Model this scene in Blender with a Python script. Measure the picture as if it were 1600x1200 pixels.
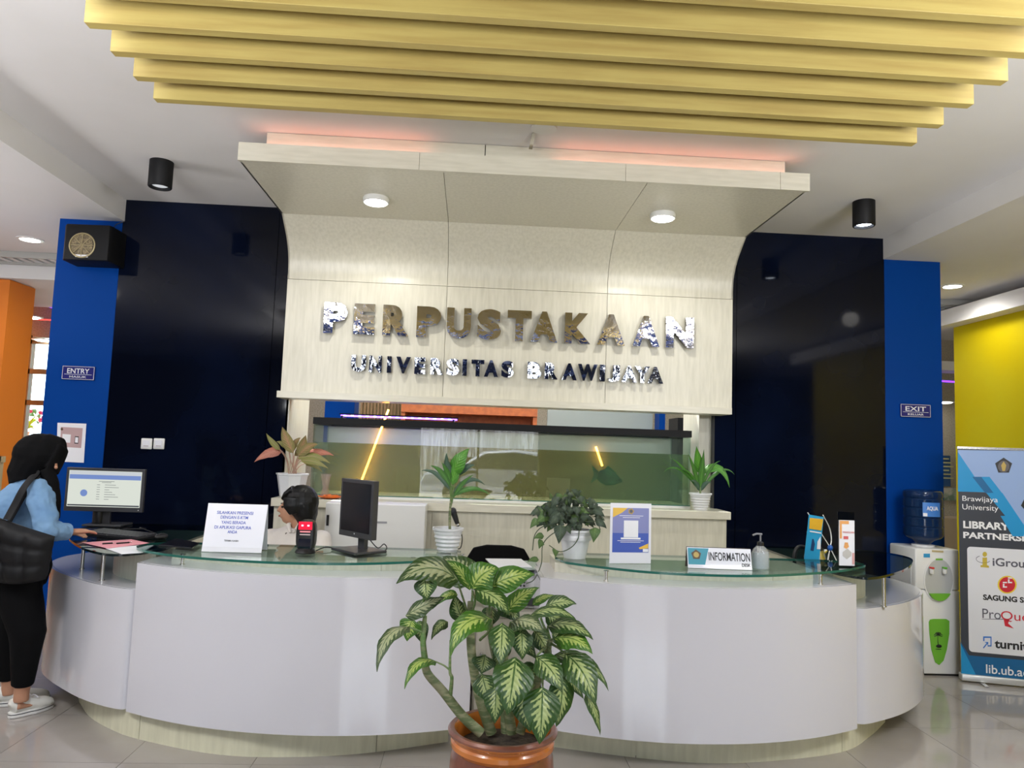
import bpy, bmesh, math, random
from mathutils import Vector, Matrix, Quaternion
V = Vector
sc = bpy.context.scene
for o in list(bpy.data.objects): bpy.data.objects.remove(o)
COL = sc.collection
random.seed(7)

# ------------------------------------------------------------------ camera, world, lights, exposure
FPX, YAW, PITCH, ROLL, CZ = 1155.0, .0529, .0874, .0349, 1.475
cd = V((math.sin(YAW)*math.cos(PITCH), math.cos(YAW)*math.cos(PITCH), math.sin(PITCH)))
r0 = V((math.cos(YAW), -math.sin(YAW), 0)); u0 = r0.cross(cd)
cr = r0*math.cos(ROLL)+u0*math.sin(ROLL); cu = u0*math.cos(ROLL)-r0*math.sin(ROLL)
CP = V((0, 0, CZ))
cam = bpy.data.cameras.new('camera'); cam.sensor_width = 36; cam.lens = FPX/1600*36; cam.clip_end = 200
co = bpy.data.objects.new('camera', cam); COL.objects.link(co)
m = Matrix((cr, cu, -cd)).transposed().to_4x4(); m.translation = CP; co.matrix_world = m
sc.camera = co
sc.view_settings.view_transform = 'Standard'; sc.view_settings.look = 'None'
sc.view_settings.exposure = 0.0; sc.view_settings.gamma = 1; sc.view_settings.use_curve_mapping = False
try:
    sc.cycles.use_denoising = True; sc.cycles.denoiser = 'OPENIMAGEDENOISE'
    sc.cycles.max_bounces = 8; sc.cycles.diffuse_bounces = 4; sc.cycles.transparent_max_bounces = 16
    sc.cycles.caustics_reflective = False; sc.cycles.caustics_refractive = False
    sc.cycles.sample_clamp_indirect = 6
except Exception: pass
w = bpy.data.worlds.new('world'); sc.world = w; w.use_nodes = True
bg = w.node_tree.nodes['Background']; bg.inputs[0].default_value = (.80, .90, 1, 1); bg.inputs[1].default_value = 8.0

def area(name, loc, direction, sx, sy, power, col=(1, 1, 1), spread=180):
    l = bpy.data.lights.new(name, 'AREA'); l.shape = 'RECTANGLE'; l.size = sx; l.size_y = sy; l.energy = power; l.color = col
    l.spread = math.radians(spread)
    o = bpy.data.objects.new(name, l); COL.objects.link(o); o.location = loc
    o.rotation_euler = V(direction).to_track_quat('-Z', 'Y').to_euler(); return o
def point(name, loc, power, col=(1, 1, 1), r=.05, spot=None):
    l = bpy.data.lights.new(name, 'SPOT' if spot else 'POINT'); l.energy = power; l.color = col; l.shadow_soft_size = r
    if spot: l.spot_size = math.radians(spot); l.spot_blend = .6
    o = bpy.data.objects.new(name, l); COL.objects.link(o); o.location = loc; return o
# daylight entering through the glazed entrance behind the viewer: open doorway (world + sun) and small upper openings added for the letters to mirror

# unseen fill lights added to brighten lobby and halls; canopy and spot lamps follow
area('lobby_fill_up', (-1.9, .5, 2.05), (0, .42, 1), 1.3, .6, 115, (.96, .97, 1))  # added upward fill for the ceiling, no fixture here
area('lobby_fill_up', (2.5, .5, 2.05), (0, .42, 1), 1.3, .6, 125, (.96, .97, 1))
area('hall_fill_up', (-4.9, 3.6, 1.9), (0, 0, 1), 1.0, 1.0, 85, (.98, .97, .98))  # added upward fill for the side soffits
area('hall_fill_up', (5.3, 3.4, 1.9), (-.2, 0, 1), 1.0, 1.0, 85, (.98, .97, .98))
area('lobby_fill_down', (-1.9, 1.2, 3.17), (0, 0, -1), .9, .9, 85, (.93, .96, 1))  # added overhead fill that brightens the desk fronts
area('lobby_fill_down', (2.4, 1.2, 3.17), (0, 0, -1), .9, .9, 85, (.93, .96, 1))
for x in (-.66, 1.17): point('canopy_lamp', (x, 4.6, 2.96), 30, (1, .98, .93), .05, 172)
point('spot_lamp', (-2.03, 4.68, 3.03), 3, (.95, .97, 1), .03, 100)
point('spot_lamp', (2.58, 4.72, 3.03), 18, (.85, .92, 1), .03, 100)
for x, y, p in ((-3.7, 6.2, 30), (4.25, 6.3, 26), (-3.9, 8.3, 40), (4.0, 3.4, 22), (-3.9, 3.0, 30), (0, 7.6, 45), (4.2, 8.6, 30)):
    point('hall_light', (x, y, 2.98), p, (1, .96, .90), .08, 168)
area('hall_light', (0, 8.2, 1.9), (0, 0, 1), 1.0, .6, 25, (1, .95, .88))  # unseen upward fill added in mid-air for the hall behind

def ray(px, py): return cd*FPX + cr*(px-800) - cu*(py-600)
def at(px, py, Y):                      # world point seen at (px,py) of the photograph, Y metres into the room
    v = ray(px, py); return CP + v*(Y/v.y)
def atz(px, py, z):
    v = ray(px, py); return CP + v*((z-CZ)/v.z)
def onplane(px, py, O, N):
    v = ray(px, py); return CP + v*((V(O)-CP).dot(N)/v.dot(N))

# ------------------------------------------------------------------ materials
MATS = {}
def mat(name, col, rough=.5, metal=0, spec=.5, coat=0, noise=None, bump=0, bscale=60, emit=None, es=1, grain=None, trans=0, alpha=1, sss=0, sheen=0):
    if name in MATS: return MATS[name]
    M = bpy.data.materials.new(name); M.use_nodes = True; nt = M.node_tree; N = nt.nodes; L = nt.links
    p = N['Principled BSDF']
    p.inputs['Base Color'].default_value = (*col, 1); p.inputs['Roughness'].default_value = rough
    p.inputs['Metallic'].default_value = metal; p.inputs['Specular IOR Level'].default_value = spec
    p.inputs['Coat Weight'].default_value = coat; p.inputs['Coat Roughness'].default_value = .03
    p.inputs['Transmission Weight'].default_value = trans; p.inputs['Alpha'].default_value = alpha
    if sheen: p.inputs['Sheen Weight'].default_value = sheen
    tc = N.new('ShaderNodeTexCoord'); 
    def noi(scale, st=None, det=4):
        mp = N.new('ShaderNodeMapping'); L.new(tc.outputs['Object'], mp.inputs[0])
        if st: mp.inputs['Scale'].default_value = st
        n = N.new('ShaderNodeTexNoise'); n.inputs['Scale'].default_value = scale; n.inputs['Detail'].default_value = det
        L.new(mp.outputs[0], n.inputs[0]); return n
    if noise:                           # (other colour, scale, contrast lo, hi, stretch)
        c2, s, lo, hi = noise[:4]; n = noi(s, noise[4] if len(noise) > 4 else None)
        r = N.new('ShaderNodeMapRange'); r.inputs[1].default_value = lo; r.inputs[2].default_value = hi
        L.new(n.outputs[0], r.inputs[0])
        mx = N.new('ShaderNodeMix'); mx.data_type = 'RGBA'; mx.inputs[6].default_value = (*col, 1); mx.inputs[7].default_value = (*c2, 1)
        L.new(r.outputs[0], mx.inputs[0]); L.new(mx.outputs[2], p.inputs['Base Color'])
    if bump:
        n = noi(bscale, grain); b = N.new('ShaderNodeBump'); b.inputs['Strength'].default_value = bump; b.inputs['Distance'].default_value = .004
        L.new(n.outputs[0], b.inputs['Height']); L.new(b.outputs[0], p.inputs['Normal'])
    if emit: p.inputs['Emission Color'].default_value = (*emit, 1); p.inputs['Emission Strength'].default_value = es
    MATS[name] = M; return M
def glassy(name, tint, edge=None, rough=0, murk=None, mf=0, fres=1.5):
    """clear sheet: tinted see-through + fresnel reflection (+ cloudy share)"""
    if name in MATS: return MATS[name]
    M = bpy.data.materials.new(name); M.use_nodes = True; nt = M.node_tree; N = nt.nodes; L = nt.links; N.clear()
    out = N.new('ShaderNodeOutputMaterial'); t = N.new('ShaderNodeBsdfTransparent'); t.inputs[0].default_value = (*tint, 1)
    g = N.new('ShaderNodeBsdfGlossy'); g.inputs['Roughness'].default_value = rough
    fr = N.new('ShaderNodeFresnel'); fr.inputs[0].default_value = fres
    a = t.outputs[0]
    if murk:
        d = N.new('ShaderNodeBsdfDiffuse')
        tc = N.new('ShaderNodeTexCoord')
        if isinstance(murk, list):
            sx = N.new('ShaderNodeSeparateXYZ'); L.new(tc.outputs['Object'], sx.inputs[0])
            mr = N.new('ShaderNodeMapRange'); mr.inputs[1].default_value = -1.2; mr.inputs[2].default_value = 1.65; L.new(sx.outputs[0], mr.inputs[0])
            cr_ = N.new('ShaderNodeValToRGB'); L.new(mr.outputs[0], cr_.inputs[0]); e = cr_.color_ramp.elements
            while len(e) < len(murk): e.new(.5)
            for i, (pp, c) in enumerate(murk): e[i].position = pp; e[i].color = (*c, 1)
            L.new(cr_.outputs[0], d.inputs[0])
        else: d.inputs[0].default_value = (*murk, 1)
        mx = N.new('ShaderNodeMixShader'); mx.inputs[0].default_value = mf; L.new(a, mx.inputs[1]); L.new(d.outputs[0], mx.inputs[2]); a = mx.outputs[0]
    geo = N.new('ShaderNodeNewGeometry'); inv = N.new('ShaderNodeMath'); inv.operation = 'SUBTRACT'; inv.inputs[0].default_value = 1; L.new(geo.outputs['Backfacing'], inv.inputs[1])
    fm = N.new('ShaderNodeMath'); fm.operation = 'MULTIPLY'; L.new(fr.outputs[0], fm.inputs[0]); L.new(inv.outputs[0], fm.inputs[1])   # reflect on the entry face only (thin sheet)
    mx = N.new('ShaderNodeMixShader'); L.new(fm.outputs[0], mx.inputs[0]); L.new(a, mx.inputs[1]); L.new(g.outputs[0], mx.inputs[2])
    L.new(mx.outputs[0], out.inputs[0]); MATS[name] = M; return M
def leafmat(name, base, edge, vein, var=True, k=1.0, freq=55):
    if name in MATS: return MATS[name]
    M = bpy.data.materials.new(name); M.use_nodes = True; nt = M.node_tree; N = nt.nodes; L = nt.links
    p = N['Principled BSDF']; p.inputs['Roughness'].default_value = .38
    uv = N.new('ShaderNodeTexCoord'); sx = N.new('ShaderNodeSeparateXYZ'); L.new(uv.outputs['UV'], sx.inputs[0])
    def mth(op, a, b=None, c=None):
        n = N.new('ShaderNodeMath'); n.operation = op
        for i, q in enumerate((a, b, c)):
            if q is None: continue
            if isinstance(q, (int, float)): n.inputs[i].default_value = q
            else: L.new(q, n.inputs[i])
        return n.outputs[0]
    x = mth('ABSOLUTE', mth('MULTIPLY', mth('SUBTRACT', sx.outputs[0], .5), 2.0)); v = sx.outputs[1]
    ns = N.new('ShaderNodeTexNoise'); ns.inputs['Scale'].default_value = 9; L.new(uv.outputs['UV'], ns.inputs[0])
    d = mth('ADD', mth('SUBTRACT', v, mth('MULTIPLY', x, .30)), mth('MULTIPLY', ns.outputs[0], .05))
    st = mth('SINE', mth('MULTIPLY', d, freq))
    env = mth('MULTIPLY', mth('MULTIPLY', v, mth('SUBTRACT', 1.0, v)), 4.0)
    mk = mth('ADD', mth('SUBTRACT', mth('MULTIPLY', env, .72*k), x), mth('ADD', mth('MULTIPLY', st, .20), mth('MULTIPLY', mth('SUBTRACT', ns.outputs[0], .5), .85)))
    r = N.new('ShaderNodeMapRange'); r.inputs[1].default_value = .0; r.inputs[2].default_value = .16; L.new(mk, r.inputs[0])
    mx = N.new('ShaderNodeMix'); mx.data_type = 'RGBA'; mx.inputs[6].default_value = (*edge, 1); mx.inputs[7].default_value = (*base, 1)
    L.new(r.outputs[0], mx.inputs[0])
    mid = mth('LESS_THAN', x, .05)
    m2 = N.new('ShaderNodeMix'); m2.data_type = 'RGBA'; L.new(mid, m2.inputs[0]); L.new(mx.outputs[2], m2.inputs[6]); m2.inputs[7].default_value = (*vein, 1)
    L.new(m2.outputs[2], p.inputs['Base Color'])
    b = N.new('ShaderNodeBump'); b.inputs['Strength'].default_value = .4; b.inputs['Distance'].default_value = .002; L.new(st, b.inputs['Height']); L.new(b.outputs[0], p.inputs['Normal'])
    MATS[name] = M; return M

WHITE_CEIL = mat('ceiling_paint', (.80, .78, .77), .8, noise=((.76, .74, .72), 1.2, .4, .65), bump=.05, bscale=20)
CREAM = mat('cream_laminate', (.70, .665, .55), .32, noise=((.60, .57, .46), 6, .35, .75, (9, 9, 1.0)), bump=.08, bscale=30, grain=(6, 6, 1))
CREAM_H = mat('cream_laminate_board', (.70, .665, .55), .3, noise=((.61, .58, .47), 6, .35, .75, (1.0, 6, 9)), bump=.05, bscale=30)
CREAM_K = mat('cream_kick', (.72, .70, .52), .4, noise=((.60, .58, .42), 5, .35, .8, (7, 7, 1)), bump=.08, bscale=30)
WOOD = mat('pale_yellow_wood', (.49, .385, .12), .5, noise=((.40, .29, .085), 3.5, .38, .72, (.7, 8, 10)), bump=.12, bscale=18, grain=(.6, 6, 8))
BLACK = mat('black_lacquer', (.002, .003, .008), .06, spec=.22, noise=((.003, .006, .02), .8, .4, .6))
BLUE = mat('blue_paint', (.001, .048, .27), .4, spec=.07, noise=((.002, .045, .26), 1.4, .4, .65), bump=.05, bscale=14)
WHITE_GLOSS = mat('white_gloss_laminate', (.66, .655, .70), .10, spec=.55, coat=.5, noise=((.64, .635, .68), .9, .4, .6), bump=.02, bscale=3)
WHITE_TOP = mat('white_laminate_top', (.62, .61, .64), .16, coat=.3)
TILE = mat('floor_tile', (.36, .33, .305), .08, spec=.6, noise=((.32, .29, .265), 3, .35, .7), bump=.01, bscale=6)
GROUT = mat('grout', (.12, .105, .09), .8)
STEEL = mat('brushed_steel', (.72, .70, .66), .25, 1)
CHROME = mat('chrome', (.66, .66, .69), .04, 1, bump=.9, bscale=9)
CHROME_E = mat('chrome_side', (.45, .44, .42), .22, 1)
BLKPL = mat('black_plastic', (.012, .012, .013), .38)
BLKMAT = mat('black_satin', (.006, .006, .007), .55, spec=.25)
DKGREY = mat('dark_grey_plastic', (.045, .045, .05), .4)
SCREENOFF = mat('screen_dark', (.012, .012, .015), .18)
WHITEPL = mat('white_plastic', (.78, .78, .76), .35)
WHITECER = mat('white_pot', (.74, .75, .76), .35)
PAPER = mat('white_paper', (.84, .84, .88), .6)
CARD = mat('white_card', (.80, .80, .86), .25, coat=.2)
GLASS = glassy('desk_glass', (.84, .91, .89), fres=1.5)
GLASSD = glassy('reflection_dark_glass', (.42, .50, .50))  # dark tint puts the black walls' reflection into the colour
GEDGE = mat('glass_edge', (.02, .13, .10), .08, emit=None, coat=.5)
GEDGED = mat('glass_edge_dark', (.005, .012, .014), .08, coat=.5)
ACRYL = glassy('acrylic', (.93, .95, .95))
YELLOW = mat('yellow_paint', (.55, .42, .002), .5, spec=.1, noise=((.54, .44, .008), 1.5, .4, .65))
ORANGE = mat('orange_paint', (.75, .20, .012), .5)
NAVY = mat('navy_sign', (.008, .01, .16), .3)
WHITEINK = mat('white_ink', (.85, .85, .87), .5)
SKIN = mat('skin', (.50, .26, .16), .5, noise=((.45, .22, .13), 8, .4, .7))
LIP = mat('lips', (.36, .09, .07), .45)
HAIR = mat('black_hair', (.003, .003, .0035), .42, spec=.3, bump=.6, bscale=40, grain=(1, 1, .15))
CLOTHBK = mat('black_cloth', (.002, .002, .0025), .85, spec=.15, bump=.2, bscale=25)
DENIM = mat('light_denim', (.14, .26, .44), .85, spec=.2, noise=((.20, .34, .52), 7, .35, .7), bump=.6, bscale=16)
EYE = mat('eye_dark', (.01, .008, .008), .1)
SOIL = mat('dark_soil', (.025, .018, .012), .95, bump=1, bscale=60, noise=((.06, .045, .03), 50, .4, .6))
GREEN = mat('leaf_green', (.05, .16, .02), .4)
STEMG = mat('green_stem', (.10, .20, .05), .45, noise=((.20, .25, .11), 30, .4, .6, (1, 1, 3)))
STEMW = mat('woody_green_stem', (.13, .17, .07), .6, noise=((.30, .30, .17), 18, .45, .6, (1, 1, 4)), bump=.5, bscale=30)

# ------------------------------------------------------------------ mesh helpers
class MB:
    def __init__(s): s.v = []; s.f = []; s.mi = []; s.uv = {}; s.cur = 0; s.M = None
    def av(s, p):
        p = V(p)
        if s.M is not None: p = s.M @ p
        s.v.append(tuple(p)); return len(s.v)-1
    def af(s, idx, uv=None):
        if uv: s.uv[len(s.f)] = uv
        s.f.append(tuple(idx)); s.mi.append(s.cur)
    def box(s, x0, x1, y0, y1, z0, z1):
        b = [s.av((x, y, z)) for z in (z0, z1) for (x, y) in ((x0, y0), (x1, y0), (x1, y1), (x0, y1))]
        for q in ((3, 2, 1, 0), (4, 5, 6, 7), (0, 1, 5, 4), (1, 2, 6, 5), (2, 3, 7, 6), (3, 0, 4, 7)): s.af([b[i] for i in q])
        return s
    def bar(s, a, b, w, h, up=(0, 0, 1)):   # box from a to b
        a = V(a); b = V(b); t = (b-a).normalized(); sd = t.cross(V(up)).normalized(); u = sd.cross(t)
        c = [s.av(p+sd*i*w/2+u*j*h/2) for p in (a, b) for (i, j) in ((-1, -1), (1, -1), (1, 1), (-1, 1))]
        for q in ((0, 1, 2, 3), (7, 6, 5, 4), (0, 4, 5, 1), (1, 5, 6, 2), (2, 6, 7, 3), (3, 7, 4, 0)): s.af([c[i] for i in q])
        return s
    def prism(s, poly, z0, z1, edge_mi=None):
        n = len(poly); a = [s.av((x, y, z0)) for x, y in poly]; b = [s.av((x, y, z1)) for x, y in poly]
        ar = sum(poly[i][0]*poly[(i+1) % n][1]-poly[(i+1) % n][0]*poly[i][1] for i in range(n))
        if ar < 0: a.reverse(); b.reverse()
        s.af(a[::-1]); s.af(b); k = s.cur
        if edge_mi is not None: s.cur = edge_mi
        for i in range(n): j = (i+1) % n; s.af((a[i], a[j], b[j], b[i]))
        s.cur = k; return s
    def ribbon(s, path, z0, z1, th):      # vertical sheet following a 2-D path, thickness to the left of travel
        off = offset(path, th); return s.prism(list(path)+list(reversed(off)), z0, z1)
    def plate(s, O, R, U, pts, d0, d1):   # polygon given in plane coordinates, extruded along the normal R x U
        O = V(O); R = V(R); U = V(U); Nn = R.cross(U); n = len(pts)
        a = [s.av(O+R*x+U*y+Nn*d0) for x, y in pts]; b = [s.av(O+R*x+U*y+Nn*d1) for x, y in pts]
        s.af(a[::-1]); s.af(b)
        for i in range(n): j = (i+1) % n; s.af((a[i], a[j], b[j], b[i]))
        return s
    def lathe(s, prof, c=(0, 0, 0), seg=32, sq=0, cap=True):
        c = V(c); rings = []
        for r, z in prof:
            rings.append([s.av(c+V((math.cos(2*math.pi*k/seg)*r, math.sin(2*math.pi*k/seg)*r, z))) for k in range(seg)])
        for a, b in zip(rings, rings[1:]):
            for k in range(seg): j = (k+1) % seg; s.af((a[k], a[j], b[j], b[k]))
        if cap: s.af(rings[0][::-1]); s.af(rings[-1])
        return s
    def loft(s, pts, rad, seg=12, up=(0, 1, 0), cap=True):
        pts = [V(p) for p in pts]; rings = []
        for i, p in enumerate(pts):
            t = (pts[min(i+1, len(pts)-1)]-pts[max(i-1, 0)]).normalized()
            u = V(up); sd = t.cross(u)
            if sd.length < 1e-3: sd = t.cross(V((1, 0, .1)))
            sd.normalize(); u = sd.cross(t).normalized(); r = rad[i]
            a, b = (r, r) if isinstance(r, (int, float)) else r
            rings.append([s.av(p+sd*a*math.cos(2*math.pi*k/seg)+u*b*math.sin(2*math.pi*k/seg)) for k in range(seg)])
        for a, b in zip(rings, rings[1:]):
            for k in range(seg): j = (k+1) % seg; s.af((a[k], a[j], b[j], b[k]))
        if cap: s.af(rings[0][::-1]); s.af(rings[-1])
        return s
    def tube(s, pts, r, seg=8, n=None):
        pts = [V(p) for p in pts]
        if n: pts = cat(pts, n)
        if isinstance(r, (list, tuple)):
            rr = [r[0]+(r[-1]-r[0])*i/(len(pts)-1) for i in range(len(pts))]
        else: rr = [r]*len(pts)
        return s.loft(pts, rr, seg, up=(.13, .31, .94))
    def ell(s, c, r, R=None, seg=16, rg=10):
        c = V(c); R = R or Matrix.Identity(3); rings = []
        for i in range(1, rg):
            th = math.pi*i/rg
            rings.append([s.av(c+R@V((r[0]*math.sin(th)*math.cos(2*math.pi*k/seg), r[1]*math.sin(th)*math.sin(2*math.pi*k/seg), r[2]*math.cos(th)))) for k in range(seg)])
        t = s.av(c+R@V((0, 0, r[2]))); b = s.av(c-R@V((0, 0, r[2])))
        for k in range(seg): j = (k+1) % seg; s.af((t, rings[0][k], rings[0][j])); s.af((b, rings[-1][j], rings[-1][k]))
        for x, y in zip(rings, rings[1:]):
            for k in range(seg): j = (k+1) % seg; s.af((x[k], y[k], y[j], x[j]))
        return s
def cat(pts, n):                        # Catmull-Rom through pts
    P = [V(p) for p in pts]; P = [P[0]*2-P[1]]+P+[P[-1]*2-P[-2]]; out = []
    for i in range(1, len(P)-2):
        for k in range(n):
            t = k/n; a, b, c, d = P[i-1:i+3]
            out.append(.5*((2*b)+(c-a)*t+(2*a-5*b+4*c-d)*t*t+(3*b-a-3*c+d)*t**3))
    out.append(P[-2]); return out
def cat2(pts, n=8): return [(p.x, p.y) for p in cat([(x, y, 0) for x, y in pts], n)]
def offset(path, d):
    out = []; n = len(path)
    for i in range(n):
        a = path[max(i-1, 0)]; b = path[min(i+1, n-1)]; dx, dy = b[0]-a[0], b[1]-a[1]; l = math.hypot(dx, dy) or 1
        out.append((path[i][0]-dy/l*d, path[i][1]+dx/l*d))
    return out
def clipx(path, x0, x1):                # piece of an x-monotone path
    out = []
    for (a, b) in zip(path, path[1:]):
        for q in (a, b):
            if x0 <= q[0] <= x1 and (not out or out[-1] != q): out.append(q)
        for X in (x0, x1):
            if (a[0]-X)*(b[0]-X) < 0:
                t = (X-a[0])/(b[0]-a[0]); out.append((X, a[1]+(b[1]-a[1])*t))
    return sorted(set(out), key=lambda q: q[0])
def make(name, mb, mats, parent=None, smooth=False, bevel=0, angle=40, seg=2):
    me = bpy.data.meshes.new(name); me.from_pydata(mb.v, [], mb.f)
    if not isinstance(mats, (list, tuple)): mats = [mats]
    for q in mats: me.materials.append(q)
    if len(mats) > 1: me.polygons.foreach_set('material_index', mb.mi)
    if mb.uv:
        ul = me.uv_layers.new(name='UVMap')
        for p in me.polygons:
            if p.index in mb.uv:
                for li, c in zip(p.loop_indices, mb.uv[p.index]): ul.data[li].uv = c
    me.validate(); me.update()
    if smooth:
        me.polygons.foreach_set('use_smooth', [True]*len(me.polygons)); me.set_sharp_from_angle(angle=math.radians(angle))
    if bevel:
        bm = bmesh.new(); bm.from_mesh(me)
        es = [e for e in bm.edges if len(e.link_faces) == 2 and e.calc_face_angle(0) > math.radians(35)]
        try: bmesh.ops.bevel(bm, geom=es, offset=bevel, segments=seg, profile=.5, affect='EDGES', clamp_overlap=True)
        except Exception: pass
        bm.to_mesh(me); bm.free()
        me.polygons.foreach_set('use_smooth', [True]*len(me.polygons)); me.set_sharp_from_angle(angle=math.radians(15 if bevel < .0045 else 50))
    o = bpy.data.objects.new(name, me); COL.objects.link(o)
    if parent is not None: setpar(o, parent)
    return o
def setpar(o, p):
    o.parent = p; bpy.context.view_layer.update() if False else None
    o.matrix_parent_inverse = world_of(p).inverted()
def world_of(p):
    mw = Matrix.LocRotScale(p.location, p.rotation_euler, p.scale)
    if p.parent: mw = world_of(p.parent) @ p.matrix_parent_inverse @ mw
    return mw
def thing(name, label, cat_=None, loc=(0, 0, 0), group=None, kind=None):
    o = bpy.data.objects.new(name, None); COL.objects.link(o); o.location = loc; o.empty_display_size = .05
    return tag(o, label, cat_, group, kind)
def tag(o, label, cat_=None, group=None, kind=None):
    cat_ = cat_ or (None if o.get('category') else o.name.split('.')[0].replace('_', ' '))
    o['label'] = label
    if cat_: o['category'] = cat_
    if group: o['group'] = group
    if kind: o['kind'] = kind
    return o
def lab(o, l): o['label'] = l; return o
def blob(name, mb, material, parent, voxel=.006, smooth=6, disp=0, dscale=.06, decim=0):
    me = bpy.data.meshes.new('tmp'); me.from_pydata(mb.v, [], mb.f); me.update()
    t = bpy.data.objects.new('tmp', me); COL.objects.link(t)
    r = t.modifiers.new('r', 'REMESH'); r.mode = 'VOXEL'; r.voxel_size = voxel; r.use_smooth_shade = True
    if smooth: s = t.modifiers.new('s', 'SMOOTH'); s.iterations = smooth; s.factor = .5
    if disp:
        tx = bpy.data.textures.new('wrinkle', 'CLOUDS'); tx.noise_scale = dscale
        d = t.modifiers.new('d', 'DISPLACE'); d.texture = tx; d.strength = disp; d.mid_level = .5
    if decim: q = t.modifiers.new('q', 'DECIMATE'); q.ratio = decim
    dg = bpy.context.evaluated_depsgraph_get(); dg.update()
    nm = bpy.data.meshes.new_from_object(t.evaluated_get(dg)); nm.name = name
    bpy.data.objects.remove(t); bpy.data.meshes.remove(me)
    nm.materials.clear(); nm.materials.append(material); nm.polygons.foreach_set('use_smooth', [True]*len(nm.polygons))
    o = bpy.data.objects.new(name, nm); COL.objects.link(o)
    if parent is not None: setpar(o, parent)
    return o
def text(name, s, O, R, U, w_, h_, material, parent, ext=.0006, bold=.0, shear=0, exact=True, align='L', back=None):
    """lettering whose glyph box starts at O (lower left), w_ wide, h_ tall, standing proud of the plane R x U"""
    cv = bpy.data.curves.new('t', 'FONT'); cv.body = s; cv.size = 1; cv.extrude = 0; cv.offset = bold; cv.bevel_depth = 0; cv.shear = shear; cv.resolution_u = 4
    t = bpy.data.objects.new('t', cv); COL.objects.link(t)
    cv.extrude = .05
    dg = bpy.context.evaluated_depsgraph_get(); dg.update()
    me = bpy.data.meshes.new_from_object(t.evaluated_get(dg)); bpy.data.objects.remove(t)
    xs = [v.co.x for v in me.vertices]; ys = [v.co.y for v in me.vertices]
    x0, x1, y0, y1 = min(xs), max(xs), min(ys), max(ys); O = V(O); R = V(R).normalized(); U = V(U).normalized(); Nn = R.cross(U)
    ky = h_/(y1-y0); kx = w_/(x1-x0) if w_ else ky
    for v in me.vertices:
        c = v.co; v.co = O+R*((c.x-x0)*kx)+U*((c.y-y0)*ky)+Nn*((c.z+.05)/.1*ext)
    me.materials.clear()
    if back:
        me.materials.append(material); me.materials.append(back)
        for p in me.polygons:
            me.update(); break
        me.update()
        for p in me.polygons: p.material_index = 0 if abs(p.normal.dot(Nn)) > .7 else 1
    else: me.materials.append(material)
    me.update(); me.name = name
    o = bpy.data.objects.new(name, me); COL.objects.link(o); setpar(o, parent); return o
def ptext(name, s, p0, p1, O, N, material, parent, **k):   # text box between photo pixels lower-left p0 and upper-right p1 on plane (O,N)
    N = V(N).normalized(); R = V((0, 0, 1)).cross(N).normalized()
    if 'R' in k: R = V(k.pop('R')).normalized()
    U = N.cross(R)
    a = onplane(*p0, O, N); b = onplane(*p1, O, N); d = b-a
    return text(name, s, a+N*.0008, R, U, abs(d.dot(R)), abs(d.dot(U)), material, parent, **k)
def pplate(name, pix, O, N, material, parent, th=.0006, lift=.0004, smooth=False):
    N = V(N).normalized(); R = V((0, 0, 1)).cross(N).normalized(); U = N.cross(R); O = V(O)
    pts = [onplane(x, y, O, N)-O for x, y in pix]
    return make(name, MB().plate(O+N*lift, R, U, [(p.dot(R), p.dot(U)) for p in pts], 0, th), material, parent)
def disc_pts(cx, cy, r, n=24, ry=None): return [(cx+r*math.cos(2*math.pi*k/n), cy+(ry or r)*math.sin(2*math.pi*k/n)) for k in range(n)]
FN = V((0, -1, 0))                      # faces the viewer

# ------------------------------------------------------------------ structure: floor, ceilings, walls
X0, X1, CZC, SOF = -2.62, 3.16, 3.215, 3.05
fl = make('floor', MB().box(-8, 8, -3.6, 10.5, -.12, -.003), GROUT); tag(fl, 'beige polished tile floor of the lobby', 'floor', kind='structure')
TS = .5815; tm = None
for i in range(-4, 15):
    for j in range(-4, 11):
        x = -2.10+TS*i; y = 4.15+TS*j
        if x > 6 or y > 9.5: continue
        if tm is None:
            t = make('floor_tile', MB().box(.0012, TS-.0012, .0012, TS-.0012, -.003, 0), TILE, fl); tm = t
        else:
            t = tm.copy(); COL.objects.link(t)
        t.location = (x, y, 0)
make_floor_front = make('floor_tile', MB().box(-8, 8, -3.6, 4.15-4*TS, -.003, 0), TILE, fl)
ce = make('ceiling', MB().box(X0, X1, -3.6, 5.6, CZC, CZC+.1), WHITE_CEIL); tag(ce, 'pale grey lobby ceiling', 'ceiling', kind='structure')
bc = make('trim_8', MB().box(X0, X1, -.1, 1.1, CZC-.03, CZC-.001), mat('brown_reflection_board', (.12, .09, .065), .5, noise=((.30, .26, .21), 5, .5, .6, (.6, 5, 1)))); tag(bc, 'unseen brown streaked board added behind the viewer for the chrome letters to mirror', 'ceiling', kind='structure')  # board added so the upper chrome letters mirror brown
bc = make('trim_9', MB().box(X0, X1, -3.5, -.105, CZC-.03, CZC-.001), mat('navy_reflection_board', (.02, .06, .25), .5)); tag(bc, 'unseen navy board added behind the viewer for the chrome letters to mirror', 'ceiling', kind='structure')  # board added so the chrome letters mirror blue
t = make('trim_1', MB().box(-8, X0, -3.6, 6.6, SOF, CZC+.1), WHITE_CEIL); tag(t, 'lower white ceiling soffit on the left', 'soffit', kind='structure')
t = make('trim_2', MB().box(X1, 8, -3.6, 6.75, SOF, CZC+.1), WHITE_CEIL); tag(t, 'lower white ceiling soffit on the right', 'soffit', kind='structure')
t = make('trim_3', MB().box(-8, 8, 6.6, 10.5, 3.15, 3.3), WHITE_CEIL); tag(t, 'ceiling of the hall behind the reception wall', 'ceiling', kind='structure')
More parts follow.
